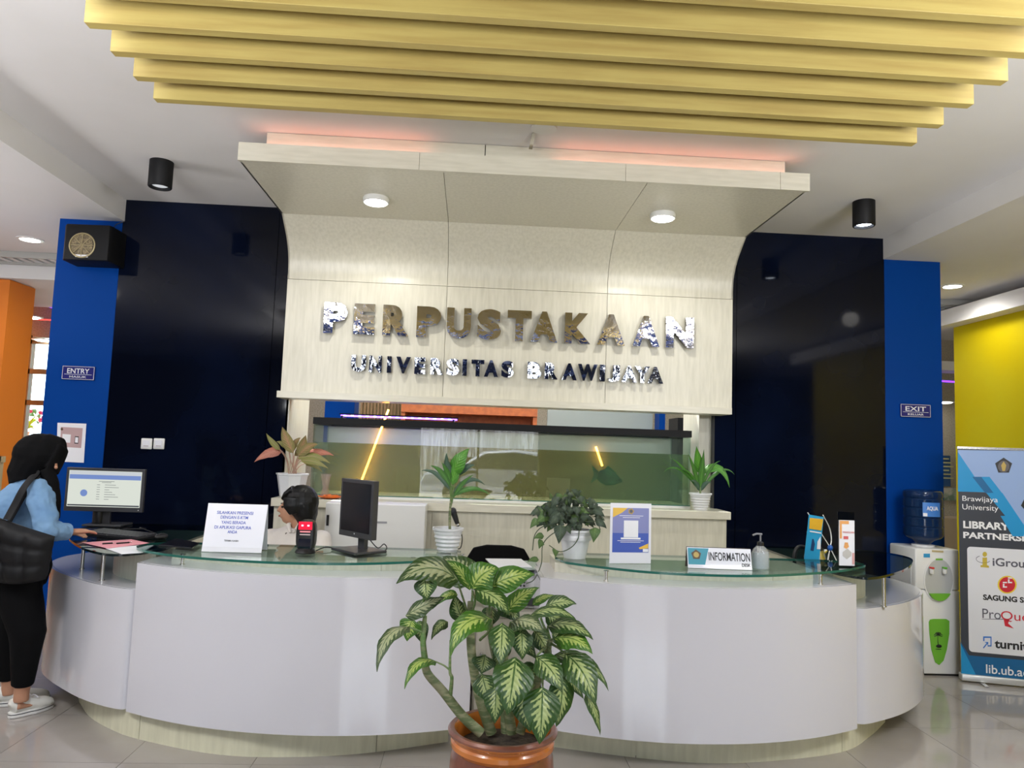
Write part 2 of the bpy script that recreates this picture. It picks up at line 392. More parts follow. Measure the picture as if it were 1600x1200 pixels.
# lacquered wall
wb = thing('wall_back', 'gloss black lacquered wall panels either side of the aquarium', 'wall', (0, 5.5, 0), kind='structure')
lx = at(418, 640, 5.5).x
for a, b in ((-2.632, lx-.002), (lx+.002, -1.345), (1.835, 1.995), (1.999, 3.165)):
    make('lacquer_panel', MB().box(a, b, 5.5, 5.58, 0, CZC), BLACK, wb)
make('core', MB().box(-1.345, 1.835, 5.5, 5.58, 1.83, CZC), CREAM, wb)
make('core', MB().box(-1.345, 1.835, 5.5, 5.58, 0, 1.0), CREAM, wb)
make('jamb', MB().box(-1.36, -1.335, 5.5, 6.15, 1.0, 1.83), CREAM, wb); make('jamb', MB().box(1.74, 1.835, 5.58, 6.0, 1.0, 1.83), CREAM, wb)
def pillar(n, x0, x1, lb):
    p = make('pillar', MB().box(x0, x1, 5.5, 6.0, 0, SOF), BLUE, bevel=.003); tag(p, lb, 'pillar', kind='structure'); return p
pillar(1, -3.085, -2.634, 'blue painted pillar left of the black wall with the ENTRY sign')
pillar(2, 3.168, 3.62, 'blue painted pillar right of the black wall with the EXIT sign')
# room enclosure
def wallbox(name, b, m_, lb): o = make(name, MB().box(*b), m_); tag(o, lb, 'wall', kind='structure'); return o
wallbox('wall_left', (-8.1, -8, -3.6, 10.5, 0, 3.3), WHITE_CEIL, 'left outer wall of the hall')
wallbox('wall_right', (8, 8.1, -3.6, 10.5, 0, 3.3), WHITE_CEIL, 'right outer wall of the hall')
BEIGE = mat('beige_wall', (.50, .45, .36), .8, noise=((.40, .36, .28), 60, .4, .6))
wf = thing('wall_front', 'glazed entrance front behind the viewer', 'wall', (0, -3.55, 0), kind='structure')
DKBLUE = mat('dark_blue_front', (.008, .025, .10), .5)
for b in ((-8, -1.0, 0, 2.38), (1.35, 8, 0, 2.38), (-8, -3.1, 2.38, 3.3), (4.2, 8, 2.38, 3.3), (-3.1, 4.2, 3.12, 3.3), (-3.1, -2.3, 2.38, 3.12), (-1.95, -.9, 2.38, 3.12), (-.45, .9, 2.38, 3.12), (1.35, 2.7, 2.38, 3.12), (3.15, 4.2, 2.38, 3.12)): make('wall_panel', MB().box(b[0], b[1], -3.6, -3.5, b[2], b[3]), DKBLUE, wf)  # navy upper band and small openings shaped for the letters' reflections
for k in range(8): make('mullion', MB().box(-3.1+k*1.04, -3.05+k*1.04, -3.56, -3.50, 2.38, 3.12), STEEL, wf)
for x in (-.98, .15, 1.33): make('mullion', MB().box(x-.02, x+.02, -3.56, -3.52, 0, 2.7), STEEL, wf)
# yellow wall and right hall
yx = at(1490, 515, 7.0)
yw = wallbox('wall_yellow', (yx.x, yx.x+.12, 1.0, 7.0, 0, yx.z+.02), YELLOW, 'bright yellow side wall behind the roll-up banner')
t = make('trim_4', MB().box(yx.x-.16, 8, .6, 7.16, yx.z+.02, yx.z+.17), WHITE_CEIL); tag(t, 'white cornice above the yellow wall', 'cornice', kind='structure')
t = make('trim_5', MB().box(yx.x+.2, 8, .6, 7.0, yx.z+.17, 3.12), BEIGE); tag(t, 'recess above the cornice over the yellow wall', 'trim', kind='structure')
GRILL = mat('grille', (.42, .41, .38), .6)
for nm, lb, x0, x1, y in (('vent_grille', 'slotted ceiling grille left of the ENTRY pillar', -8, -2.9, 6.62), ('vent_grille', 'slotted ceiling grille right of the EXIT pillar', 3.5, yx.x+1, 6.77)):
    g = thing(nm, lb, 'grille', ((x0+x1)/2, y, 3.0))
    make('frame', MB().box(x0, x1, y, y+.3, 3.11, 3.14).box(x0, x1, y, y+.02, 3.0, 3.11).box(x0, x1, y+.28, y+.3, 3.0, 3.11), GRILL, g)
    k = MB(); x = max(x0, -5.2)
    while x < x1: k.box(x, x+.05, y+.02, y+.28, 3.02, 3.04); x += .09
    s_ = make('slat', k, WHITEPL, g); s_['kind'] = 'stuff'
# far hall wall and items glimpsed above the aquarium
FY = 9.6
wallbox('wall_far', (-4.6, 8, FY, FY+.1, 0, 3.2), BEIGE, 'beige far wall of the hall behind the aquarium')
t = make('trim_6', MB().box(3.6, yx.x+1.5, 8.2, 8.5, at(1475, 578, 8.2).z, at(1475, 564, 8.2).z), WHITE_CEIL); tag(t, 'white bulkhead edge between the EXIT pillar and the yellow wall', 'trim', kind='structure')

# ------------------------------------------------------------------ header (fascia) with cove, canopy and lettering
HX0, HX1, HY = -1.35, 1.885, 5.27
hd = thing('fascia', 'cream laminate fascia curving forward into a canopy above the aquarium', 'fascia', (.27, 5.3, 1.8))
xs = [HX0, -.213, .953, HX1]
prof = [(5.27, 2.628), (5.27, 2.70), (5.245, 2.80), (5.18, 2.89), (5.10, 2.955), (5.01, 3.02)]
prof = [(p.x, p.y) for p in cat([(a, b, 0) for a, b in prof], 5)]
th = .018
for a, b in zip(xs, xs[1:]):
    make('panel', MB().box(a+.0015, b-.0015, HY, HY+th, 1.822, 2.625), CREAM, hd)
    q = MB(); off = offset(prof, -th)
    for X in (a+.0015, b-.0015):
        pass
    f0 = [q.av((a+.0015, y, z)) for y, z in prof]; f1 = [q.av((b-.0015, y, z)) for y, z in prof]
    g0 = [q.av((a+.0015, y, z)) for y, z in off]; g1 = [q.av((b-.0015, y, z)) for y, z in off]
    for i in range(len(prof)-1):
        q.af((f0[i], f1[i], f1[i+1], f0[i+1])); q.af((g0[i+1], g1[i+1], g1[i], g0[i]))
        q.af((f0[i+1], g0[i+1], g0[i], f0[i])); q.af((f1[i], g1[i], g1[i+1], f1[i+1]))
    q.af((f0[0], g0[0], g1[0], f1[0])); q.af((f0[-1], f1[-1], g1[-1], g0[-1]))
    make('curved_panel', q, CREAM, hd, smooth=True)
    make('soffit_panel', MB().box(a+.0015, b-.0015, 4.07, 5.008, 3.02, 3.038), CREAM, hd)
make('body', MB().box(HX0+.002, HX1-.002, HY+th, 5.499, 1.822, 2.95).box(HX0+.002, HX1-.002, 5.15, 5.499, 3.04, 3.19), CREAM, hd)
# side cheeks of the curve
for x in (HX0+.001, HX1-.011):
    q = MB(); pl = [(y, z) for y, z in prof]+[(4.1, 3.02), (4.1, 3.12), (5.499, 3.12), (5.499, 2.628)]
    q.plate((x, 0, 0), (0, 1, 0), (0, 0, 1), pl, 0, .010); make('cheek', q, CREAM, hd)
make('sill_board', MB().box(-1.362, 1.868, 5.22, 5.46, 1.775, 1.822), CREAM_H, hd, bevel=.001)
KX0, KX1 = -1.35, 1.895
for a, b in ((KX0, -.35), (-.348, .82), (.822, 1.72), (1.722, KX1)): make('front_board', MB().box(a, b, 4.05, 4.07, 3.015, 3.118), CREAM_H, hd)
make('top_board', MB().box(KX0, KX1, 4.07, 5.2, 3.10, 3.118), CREAM_H, hd)
for a, b in ((-1.22, .015), (.02, 1.78)): make('upstand', MB().box(a, b, 4.125, 4.14, 3.118, 3.212), CREAM_H, hd)
PINK = mat('pink_led', (.9, .3, .2), .5, emit=(1, .30, .18), es=4.5)
for a, b, lb in ((-1.27, -.30, 'left pink LED strip glowing between the canopy and the ceiling'), (.42, 1.83, 'right pink LED strip glowing between the canopy and the ceiling')):
    s_ = make('led_strip', MB().box(a, b, 4.088, 4.1, 3.119, 3.126), PINK); tag(s_, lb, 'light strip')
cb = thing('conduit', 'small grey metal conduit between ceiling and canopy', 'conduit', (.07, 4.0, 3.17))
make('tube', MB().bar(at(834, 207, 3.93), at(829, 232, 4.05), .02, .012), STEEL, cb)
sd_ = make('ceiling_rose', MB().lathe([(.07, 0), (.07, .008), (.06, .012)], (at(849, 203, 3.88).x, 3.85, CZC-.013)), WHITEPL, smooth=True); tag(sd_, 'flat round white cover on the ceiling above the canopy', 'ceiling cover')
LAMP = mat('lamp_glow', (1, 1, 1), .5, emit=(1, .98, .92), es=14)
LAMPB = mat('lamp_glow_cool', (1, 1, 1), .5, emit=(.8, .88, 1), es=16)
for x, y, lb in ((-.655, 4.58, 'round white LED downlight on the left of the canopy underside'), (1.18, 4.60, 'round white LED downlight on the right of the canopy underside')):
    d = thing('downlight', lb, 'downlight', (x, y, 3.02), 'canopy downlights')
    make('housing', MB().lathe([(.078, .0), (.082, -.008), (.082, -.03), (.078, -.034)], (x, y, 3.02), 32), WHITEPL, d, smooth=True)
    make('diffuser', MB().lathe([(.072, -.034), (.066, -.039), (.03, -.041)], (x, y, 3.02), 32), LAMP, d, smooth=True)
for x, y, mm, lb in ((-2.03, 4.68, mat('lamp_dim', (.6, .6, .6), .2, emit=(.9, .95, 1), es=.5), 'black cylindrical ceiling spotlight on the left, nearly unlit'), (2.58, 4.72, LAMPB, 'black cylindrical ceiling spotlight on the right, glowing cool white')):
    d = thing('ceiling_spotlight', lb, 'spotlight', (x, y, CZC), 'black ceiling spotlights')
    make('housing', MB().lathe([(.0, 0), (.071, 0), (.071, -.165), (.067, -.17), (.06, -.17), (.05, -.12), (0, -.12)], (x, y, CZC), 40, cap=False), BLKMAT, d, smooth=True)
    make('lens', MB().lathe([(.054, -.150), (.045, -.156), (.02, -.158)], (x, y, CZC), 32), mm, d, smooth=True)
# recessed lamps in the side soffits
for px, py, z, lb in ((47, 374, SOF, 'recessed downlight in the soffit left of the ENTRY pillar'), (1488, 447, SOF, 'recessed downlight in the soffit right of the EXIT pillar')):
    p = atz(px, py, z); d = thing('recessed_light', lb, 'downlight', p)
    make('ring', MB().lathe([(.10, 0), (.10, -.006), (.075, -.008), (.075, 0)], p, 24), WHITEPL, d, smooth=True)
    make('lens', MB().lathe([(.074, -.002), (.05, -.006)], p, 24), LAMP, d)
# wooden baffles
for i in range(12):
    y = 3.095-.1878*i
    b = make('ceiling_baffle', MB().box(-1.40, 1.94, y, y+.042, 2.90, 3.213), WOOD, bevel=.0015, seg=1)
    if i < 6: lb = ['pale wood ceiling baffle nearest to the canopy', 'pale wood ceiling baffle, second from the canopy', 'pale wood ceiling baffle, third from the canopy', 'pale wood ceiling baffle, fourth from the canopy', 'pale wood ceiling baffle, fifth from the canopy, cut by the top edge', 'pale wood ceiling baffle, sixth from the canopy, only its lower edge in the picture'][i]
    else: lb = 'pale wood ceiling baffle beyond the top edge of the picture'
    tag(b, lb, 'ceiling baffle', 'wooden ceiling baffles')
# lettering
sg = thing('wall_lettering', 'raised mirror-chrome letters reading PERPUSTAKAAN UNIVERSITAS BRAWIJAYA on the fascia', 'sign', (.25, HY, 2.2))
LY = 5.225
def letter_row(s, pxs, ptop, pbot, w_of, ext, bold):
    for ch, (xa, xb) in zip(s, pxs):
        t0 = ptop(xa); b0 = pbot(xa)
        A = onplane(xa, b0, (0, LY, 0), FN); B = onplane(xb, ptop(xb), (0, LY, 0), FN)
        text('letter', ch, (A.x, HY-.012, A.z), (1, 0, 0), (0, 0, 1), B.x-A.x, abs(onplane(xa, t0, (0, LY, 0), FN).z-A.z), CHROME, sg, ext=ext, bold=bold, back=CHROME_E)
        make('stud', MB().box((A.x+B.x)/2-.004, (A.x+B.x)/2+.004, HY-.013, HY+.001, A.z+.02, A.z+.03), STEEL, sg) if False else None
R1 = [(505, 544), (552, 587), (597, 640), (650, 690), (697, 737), (745, 784), (792, 831), (829, 872), (882, 923), (933, 977), (988, 1031), (1040, 1084)]
letter_row('PERPUSTAKAAN', R1, lambda x: 472+(x-505)*.0430, lambda x: 520+(x-505)*.0425, None, .038, .058)
R2 = [(548, 572), (576, 597), (604, 612), (618, 642), (647, 665), (672, 693), (697, 718), (722, 730), (736, 757), (756, 779), (783, 803)]
R2 += [(824, 846), (851, 872), (878, 902), (903, 934), (937, 946), (950, 969), (971, 996), (992, 1016), (1012, 1037)]
letter_row('UNIVERSITASBRAWIJAYA', R2, lambda x: 554+(x-548)*.0400, lambda x: 580+(x-548)*.0400, None, .028, .055)

# ------------------------------------------------------------------ aquarium niche, ledge and cabinet
cbx = thing('ledge_cabinet', 'cream laminate cabinet under the aquarium with an overhanging top board', 'cabinet', (.25, 5.35, 0))
for a, b in ((-1.335, -.25), (-.247, .8), (.803, 1.84)): make('panel', MB().box(a, b, 5.235, 5.25, .0, 1.025), CREAM, cbx)
make('body', MB().box(-1.33, 1.835, 5.25, 5.499, 0, 1.025), CREAM, cbx)
make('top_board', MB().box(-1.35, 1.86, 5.2, 6.0, 1.028, 1.082), CREAM_H, cbx, bevel=.0015)
TX0, TX1, TY0, TY1, TZ0, TZ1 = at(484, 770, 5.44).x, at(1078, 790, 5.44).x, 5.44, 5.98, 1.098, 1.655
aq = thing('aquarium', 'long glass aquarium with black rim and murky green water in the wall niche', 'aquarium', ((TX0+TX1)/2, 5.7, 1.09))
make('foam_base', MB().box(TX0, TX1, TY0, TY1, 1.082, TZ0), WHITEPL, aq)
WL = at(600, 694, 5.44).z
AQG = glassy('aquarium_glass', (.84, .90, .87), fres=1.75)
gz = MB(); gz.box(TX0, TX1, TY0, TY0+.01, TZ0, 1.62)
make('front_pane', gz, AQG, aq)
for x in (TX0, TX1-.01): make('side_pane', MB().box(x, x+.01, TY0+.011, TY1-.011, TZ0, 1.62), AQG, aq)
MURK = [(0, (.26, .36, .35)), (.12, (.36, .36, .22)), (.45, (.38, .30, .14)), (.62, (.34, .28, .13)), (.8, (.26, .32, .20)), (1, (.24, .35, .27))]
make('back_pane', MB().box(TX0, TX1, TY1-.01, TY1, TZ0, 1.62), glassy('film_glass', (.5, .5, .45), murk=(.38, .38, .38), mf=.85, rough=.2), aq)
make('water', MB().box(TX0+.012, TX1-.012, TY0+.012, TY1-.012, TZ0+.002, WL), glassy('murky_water', (.97, .95, .80), murk=MURK, mf=.38, fres=1.05), aq)
make('rim', MB().box(TX0-.005, TX1+.005, TY0-.008, TY0+.02, 1.605, 1.655).box(TX0-.005, TX0+.03, TY0+.02, TY1, 1.605, 1.655).box(TX1-.03, TX1+.005, TY0+.02, TY1, 1.605, 1.655).box(TX0, TX1, TY1-.02, TY1+.006, 1.605, 1.655), BLKMAT, aq, bevel=.001)
make('bottom_edge', MB().box(TX0-.001, TX1+.001, TY0-.002, TY0+.004, TZ0, TZ0+.006), GEDGE, aq)
area('aquarium_lamp', (-.5, 5.6, 1.668), (0, 0, -1), .8, .09, 5, (.62, .58, 1))
lb_ = thing('aquarium_light', 'violet-blue LED bar lying on the aquarium rim', 'light bar', (-.5, 5.6, 1.66))
la, lb2 = at(531, 649, 5.52).x, at(716, 657, 5.52).x
VIO = mat('violet_led', (.2, .1, 1), .5, emit=(.22, .08, 1), es=8); WLED = mat('white_blue_led', (.5, .5, 1), .5, emit=(.5, .45, 1), es=14)
make('housing', MB().box(la, lb2, 5.50, 5.60, 1.682, 1.692), BLKMAT, lb_)
make('tube', MB().box(la+.01, lb2-.01, 5.503, 5.597, 1.672, 1.681), VIO, lb_)
q = MB(); x = la+.03
while x < lb2-.03: q.box(x, x+.018, 5.499, 5.502, 1.673, 1.680); x += .055
lo_ = make('diode', q, WLED, lb_); lo_['kind'] = 'stuff'
for x in (la+.02, lb2-.04): make('foot', MB().box(x, x+.012, 5.46, 5.62, 1.655, 1.674), BLKMAT, lb_)
# fish
fs = thing('fish', 'dark green fish hanging nose-right in the aquarium', 'fish', (1.0, 5.5, 1.4))
FM = mat('fish_green', (.01, .16, .12), .4, noise=((.01, .09, .08), 12, .4, .6))
a = at(934, 742, 5.50); b = at(972, 752, 5.50)
q = MB(); ax = (b-a); q.loft([a, a+ax*.15, a+ax*.4, a+ax*.7, b], [(.01, .03), (.016, .05), (.02, .062), (.016, .045), (.003, .008)], 14, up=(0, 0, 1))
make('body', q, FM, fs, smooth=True)
q = MB(); q.plate(a, V((1, 0, 0)), V((0, 0, 1)), [(.01, .02), (-.05, .075), (-.03, 0), (-.055, -.065), (.01, -.02)], -.003, .003); make('tail_fin', q, FM, fs)
q = MB(); q.plate(a+ax*.3, V((1, 0, 0)), V((0, 0, 1)), [(-.03, .03), (.02, .085), (.09, .03)], -.002, .002); make('dorsal_fin', q, FM, fs)
make('eye', MB().ell(a+ax*.88+V((0, -.012, .006)), (.005, .005, .005), seg=8, rg=6), EYE, fs)
# glass jar, amber dish beside the potted plant on the ledge
gj = thing('glass_vase', 'clear glass vase beside the pink-leaved plant on the ledge', 'vase', (0, 0, 0)); p = at(508, 770, 5.33)
make('body', MB().lathe([(.03, 0), (.035, .02), (.02, .07), (.03, .13), (.038, .17)], (p.x, 5.33, 1.083), 20, cap=False), glassy('vase_glass', (.9, .82, .78), murk=(.6, .5, .45), mf=.25), gj, smooth=True)
make('base', MB().lathe([(.03, 0), (.03, .006), (.02, .008)], (p.x, 5.33, 1.082), 20), ACRYL, gj, smooth=True)
ad = thing('amber_dish', 'low amber glass dish on the ledge behind the receptionist', 'dish'); p = at(516, 776, 5.30)
make('bowl', MB().lathe([(.05, 0), (.085, .012), (.09, .022), (.082, .022), (.05, .01), (0, .008)], (p.x, 5.30, 1.083), 24, cap=False), mat('amber_glass', (.65, .12, .01), .15, coat=.6), ad, smooth=True)
q = MB()
for k in range(26):
    r_ = random.random()*.07; th_ = random.random()*6.28; q.ell((p.x+r_*math.cos(th_), 5.30+r_*math.sin(th_), 1.098+random.random()*.008), (.009, .008, .006), seg=6, rg=4)
o_ = make('bead', q, mat('amber_bead', (.75, .16, .02), .1, coat=.8), ad); o_['kind'] = 'stuff'
# things glimpsed in the hall beyond the niche
def far_box(name, lb, c_, px0, px1, py0, py1, Y, m_, kind=None, d=.06, grp=None):
    a = at(px0, py1, Y); b = at(px1, py0, Y)
    o = make(name, MB().box(a.x, b.x, Y, Y+d, a.z, b.z), m_); tag(o, lb, c_, grp, kind); return o
far_box('pillar', 'blue pillar glimpsed above the left end of the aquarium', 'pillar', 487, 558, 560, 1000, 8.0, BLUE, 'structure', .3)
BRN = mat('brown_slat', (.22, .12, .05), .6); ORB = mat('orange_brown_wood', (.42, .10, .02), .5, noise=((.32, .07, .015), 20, .4, .6))
sl = thing('slatted_screen', 'upright brown slatted screen glimpsed above the aquarium', 'screen', (-.6, 7.6, 0))
a = at(560, 700, 7.6).x; b = at(622, 700, 7.6).x; x = a
while x < b: make('slat', MB().box(x, x+.02, 7.6, 7.63, 1.2, 2.6), BRN, sl); x += .034
make('rail', MB().box(a, b+.02, 7.635, 7.65, 1.2, 2.6), mat('tan_back', (.35, .25, .12), .7), sl)
sh = thing('wooden_shelving', 'orange-brown wooden rack glimpsed above the middle of the aquarium', 'shelf', (.2, 7.3, 0))
a = at(624, 700, 7.3).x; b = at(838, 700, 7.3).x
for z in (1.80, 1.90, 2.0, 2.10): make('board', MB().box(a, b, 7.3, 7.6, z, z+.085), ORB, sh)
make('back', MB().box(a, b, 7.6, 7.62, 1.1, 2.2), ORB, sh)
for x in (a, b-.04): make('upright', MB().box(x, x+.04, 7.32, 7.6, 0, 2.2), ORB, sh)
GREYB = mat('grey_board', (.36, .40, .38), .5)
far_box('noticeboard', 'large grey board glimpsed above the right half of the aquarium', 'board', 845, 1020, 640, 1000, 8.4, GREYB)
far_box('pillar', 'narrow blue pillar glimpsed above the right end of the aquarium', 'pillar', 1024, 1041, 560, 1000, 8.2, BLUE, 'structure', .2)
far_box('cabinet', 'tall black box standing in for the dark gap behind the right end of the aquarium', 'cabinet', 1054, 1096, 654, 1000, 6.4, BLKMAT, None, .3)  # black box fills what is only a dark gap
AMB = mat('amber_led', (1, .5, .1), .5, emit=(1, .42, .06), es=20)
for lb, a, b in (('slanted amber LED tube glowing behind the left of the aquarium', at(607, 640, 5.93), at(563, 756, 5.93)), ('short amber LED tube glowing behind the right of the aquarium', at(931, 698, 5.93), at(941, 728, 5.93))):
    o = make('led_tube', MB().tube([a, b], .008, 8), AMB); tag(o, lb, 'light tube')
point('amber_glow', tuple(at(545, 765, 5.8)), 1.5, (1, .5, .1), .03)

# ------------------------------------------------------------------ reception desks
KL = cat2([(-2.10, 4.343), (-1.936, 4.126), (-1.75, 3.96), (-1.562, 3.84), (-1.187, 3.688), (-.88, 3.65), (-.476, 3.70), (-.054, 3.86)])
KR = cat2([(.43, 3.83), (.581, 3.78), (.881, 3.694), (1.181, 3.645), (1.508, 3.675), (1.945, 3.801), (2.214, 4.02), (2.419, 4.234)])
def arc(cx, cy, R_, x0, x1, n=28): return [(x0+(x1-x0)*i/n, cy-math.sqrt(R_*R_-(x0+(x1-x0)*i/n-cx)**2)) for i in range(n+1)]
PL = arc(-.65, 5.473, 1.905, -1.632, .045); PR = arc(1.15, 5.253, 1.72, .372, 2.002)
def desk(side):
    L = side == 'left'
    P_, K_ = (PL, KL) if L else (PR, KR)
    d = thing('reception_desk', ('left' if L else 'right')+(' curved white reception desk with glass top and computer screens' if L else ' curved white reception desk with the INFORMATION sign on its glass top'), 'desk', (P_[len(P_)//2][0], 4.0, 0), 'curved white reception desks')
    x0, x1 = P_[0][0], P_[-1][0]
    kx = [-2.2, -1.56, -.395, .1] if L else [.3, .862, 1.945, 2.6]
    for a, b in zip(kx, kx[1:]):
        pc = clipx(K_, a+.0015, b-.0015)
        make('kick_panel', MB().ribbon(pc, 0, .16, .016), CREAM_K, d, smooth=True)
    ki = offset(K_, .017)
    make('plinth', MB().prism(ki+[(ki[-1][0], 4.6), (ki[0][0], 4.6)], .004, .155), CREAM_K, d)
    q = MB(); q.ribbon(P_, .13, .845, .018)
    for (x, y), s_ in ((P_[0], 1), (P_[-1], -1)):
        q.box(min(x, x+.018*s_), max(x, x+.018*s_), y+.01, y+.36, .13, .845)
    make('front_panel', q, WHITE_GLOSS, d, smooth=True, angle=30)
    IN = offset(P_, .018)
    make('carcass', MB().prism([(max(min(x, x1-.02), x0+.02), y) for x, y in offset(P_, .02)]+[(x1-.02, 4.15), (x0+.02, 4.15)], .156, .828), CREAM, d)
    make('ledge', MB().prism([(max(min(x, x1-.019), x0+.019), y) for x, y in offset(P_, .0185)]+[(x1-.019, 4.2), (x0+.019, 4.2)], .829, .846), WHITE_TOP, d)
    # riser carrying the glass
    RP = clipx(offset(P_, .20), x0+.09 if L else x0+.09, x1-.16 if not L else x1-.12)
    seams = ([RP[0][0], -1.15, -.42, RP[-1][0]] if L else [RP[0][0], .98, 1.58, RP[-1][0]])
    for a, b in zip(seams, seams[1:]): make('riser_panel', MB().ribbon(clipx(RP, a+.001, b-.001), .846, .893, .015), CREAM, d, smooth=True)
    ro = offset(RP, .016)
    make('riser', MB().prism(ro+[(ro[-1][0], 4.2), (ro[0][0], 4.2)], .846, .893), CREAM, d)
    if L: G = [(-1.70, 3.975), (-1.66, 3.90), (-1.549, 3.80), (-1.307, 3.675), (-.926, 3.592), (-.578, 3.605), (-.30, 3.70), (-.10, 3.83), (-.03, 3.93)]; Gb = [(-.03, 4.12), (-.10, 4.17), (-1.60, 4.17), (-1.69, 4.08)]
    else: G = [(.475, 4.0), (.50, 3.87), (.561, 3.79), (.843, 3.615), (1.143, 3.556), (1.478, 3.592), (1.898, 3.775), (2.16, 3.98), (2.20, 4.05)]; Gb = [(2.15, 4.13), (2.0, 4.17), (.56, 4.17), (.485, 4.10)]
    make('glass_top', MB().prism(cat2(G, 6)+Gb, .897, .909, 1), [GLASS, GEDGE], d, smooth=True, angle=30)
    for px, py in (((285, 882), (448, 893), (645, 886), (722, 880)) if L else ((947, 908), (1110, 916), (1282, 913))):
        p = atz(px, py, .846)
        if (px in (448, 1110)): continue
        po = make('post', MB().lathe([(.013, 0), (.013, .003), (.0085, .004), (.0085, .046), (.014, .047), (.014, .051)], (p.x, p.y, .846), 16), STEEL, d, smooth=True)
    # lower wing
    if L: W = [(-1.633, 3.93), (-1.64, 3.882), (-1.68, 3.868), (-1.80, 3.925), (-1.944, 4.02), (-2.095, 4.15), (-2.25, 4.30), (-2.373, 4.45), (-2.47, 4.64), (-2.50, 4.85), (-2.44, 5.05)]
    else: W = [(2.003, 3.91), (2.01, 3.85), (2.05, 3.826), (2.12, 3.84), (2.327, 3.955), (2.50, 4.09), (2.659, 4.259), (2.76, 4.42), (2.81, 4.62), (2.80, 4.83), (2.70, 5.04)]
    W = cat2(W, 5); Wd = W if not L else list(reversed(W)); Wd = Wd  # travel left to right so thickness goes inward
    if L: make('wing_panel', MB().ribbon(Wd, .13, .71, .016), WHITE_GLOSS, d, smooth=True, angle=30)
    else: make('wing_panel', MB().ribbon(W, .13, .71, .016), WHITE_GLOSS, d, smooth=True, angle=30)
    wi = offset(Wd if L else W, .017)
    bk = [(-1.62, 4.2), (-1.9, 5.05)] if L else [(2.2, 5.05), (1.99, 4.2)]
    wi = wi+bk if not L else wi+[(-1.62, 4.2), (-1.9, 5.05)]
    make('wing_top', MB().prism(wi, .695, .711), WHITE_TOP, d); make('wing_carcass', MB().prism([(x*.995, y+.004) for x, y in wi], .156, .693), CREAM, d)
    if L: kb = cat2([(-2.10, 4.343), (-2.2, 4.55), (-2.2, 4.9)], 5); make('kick_panel', MB().ribbon(list(reversed(kb)), 0, .16, .016), CREAM_K, d, smooth=True)
    else: kb = cat2([(2.419, 4.234), (2.5, 4.5), (2.48, 4.9)], 5); make('kick_panel', MB().ribbon(kb, 0, .16, .016), CREAM_K, d, smooth=True)
    # cream inner box that carries the dark glass of the wing
    if L: ib = cat2([(-1.62, 4.03), (-1.75, 4.09), (-1.9, 4.22), (-2.0, 4.4), (-2.02, 4.6)], 5); ibx = ib+[(-1.95, 5.0), (-1.6, 5.0), (-1.6, 4.25)]
    else: ib = cat2([(1.99, 3.98), (2.1, 4.03), (2.24, 4.13), (2.33, 4.3), (2.36, 4.6)], 5); ibx = ib+[(2.3, 5.0), (1.97, 5.0), (1.97, 4.25)]
    make('wing_riser', MB().prism(ibx, .711, .872), CREAM, d, smooth=True, angle=30)
    if L: gw = [(-1.60, 4.06), (-1.66, 3.90), (-1.75, 3.845), (-1.86, 3.90), (-2.022, 4.065), (-2.255, 4.39), (-2.40, 4.70), (-2.42, 4.98), (-2.30, 5.15), (-2.05, 5.20)]; gb = [(-1.62, 5.2)]
    else: gw = [(1.93, 4.02), (1.955, 3.84), (2.02, 3.735), (2.10, 3.755), (2.20, 3.83), (2.42, 4.04), (2.65, 4.33), (2.77, 4.56), (2.75, 4.76), (2.61, 4.88)]; gb = [(2.3, 4.93), (1.95, 4.93)]
    make('wing_glass', MB().prism(cat2(gw, 6)+gb, .873, .885, 1), [GLASSD, GEDGED], d, smooth=True, angle=30)
    for px, py in (((159, 907), (128, 889)) if L else ((1381, 948),)):
        p = atz(px, py, .711)
        make('post', MB().lathe([(.015, 0), (.015, .003), (.0095, .004), (.0095, .156), (.015, .157), (.015, .162)], (p.x, p.y, .711), 16), STEEL, d, smooth=True)
    # staff-side worktop
    wx0, wx1 = (x0+.05, x1-.02) if L else (x0+.02, x1-.05)
    make('worktop', MB().box(wx0, wx1, 4.205, 4.58, .735, .76), CREAM_H, d)
    for x in (wx0+.02, wx1-.04): make('support', MB().box(x, x+.02, 4.205, 4.55, .0, .735), CREAM, d)
    return d
desk('left'); desk('right')
cc_ = thing('low_cabinet', 'cream cabinet closing the gap between the two desks', 'cabinet', (.2, 4.2, 0))
make('body', MB().box(.06, .43, 4.0, 4.45, .05, .60), CREAM, cc_); cdr = make('door', MB().box(.07, .42, 3.985, 3.999, .07, .58), CREAM, cc_); make('plinth', MB().box(.07, .42, 4.02, 4.44, 0, .05), CREAM_K, cc_)
make('top', MB().box(.055, .435, 3.98, 4.46, .60, .62), CREAM_H, cc_); make('door_knob', MB().ell((.10, 3.975, .4), (.01, .012, .01), seg=10, rg=6), STEEL, cdr)

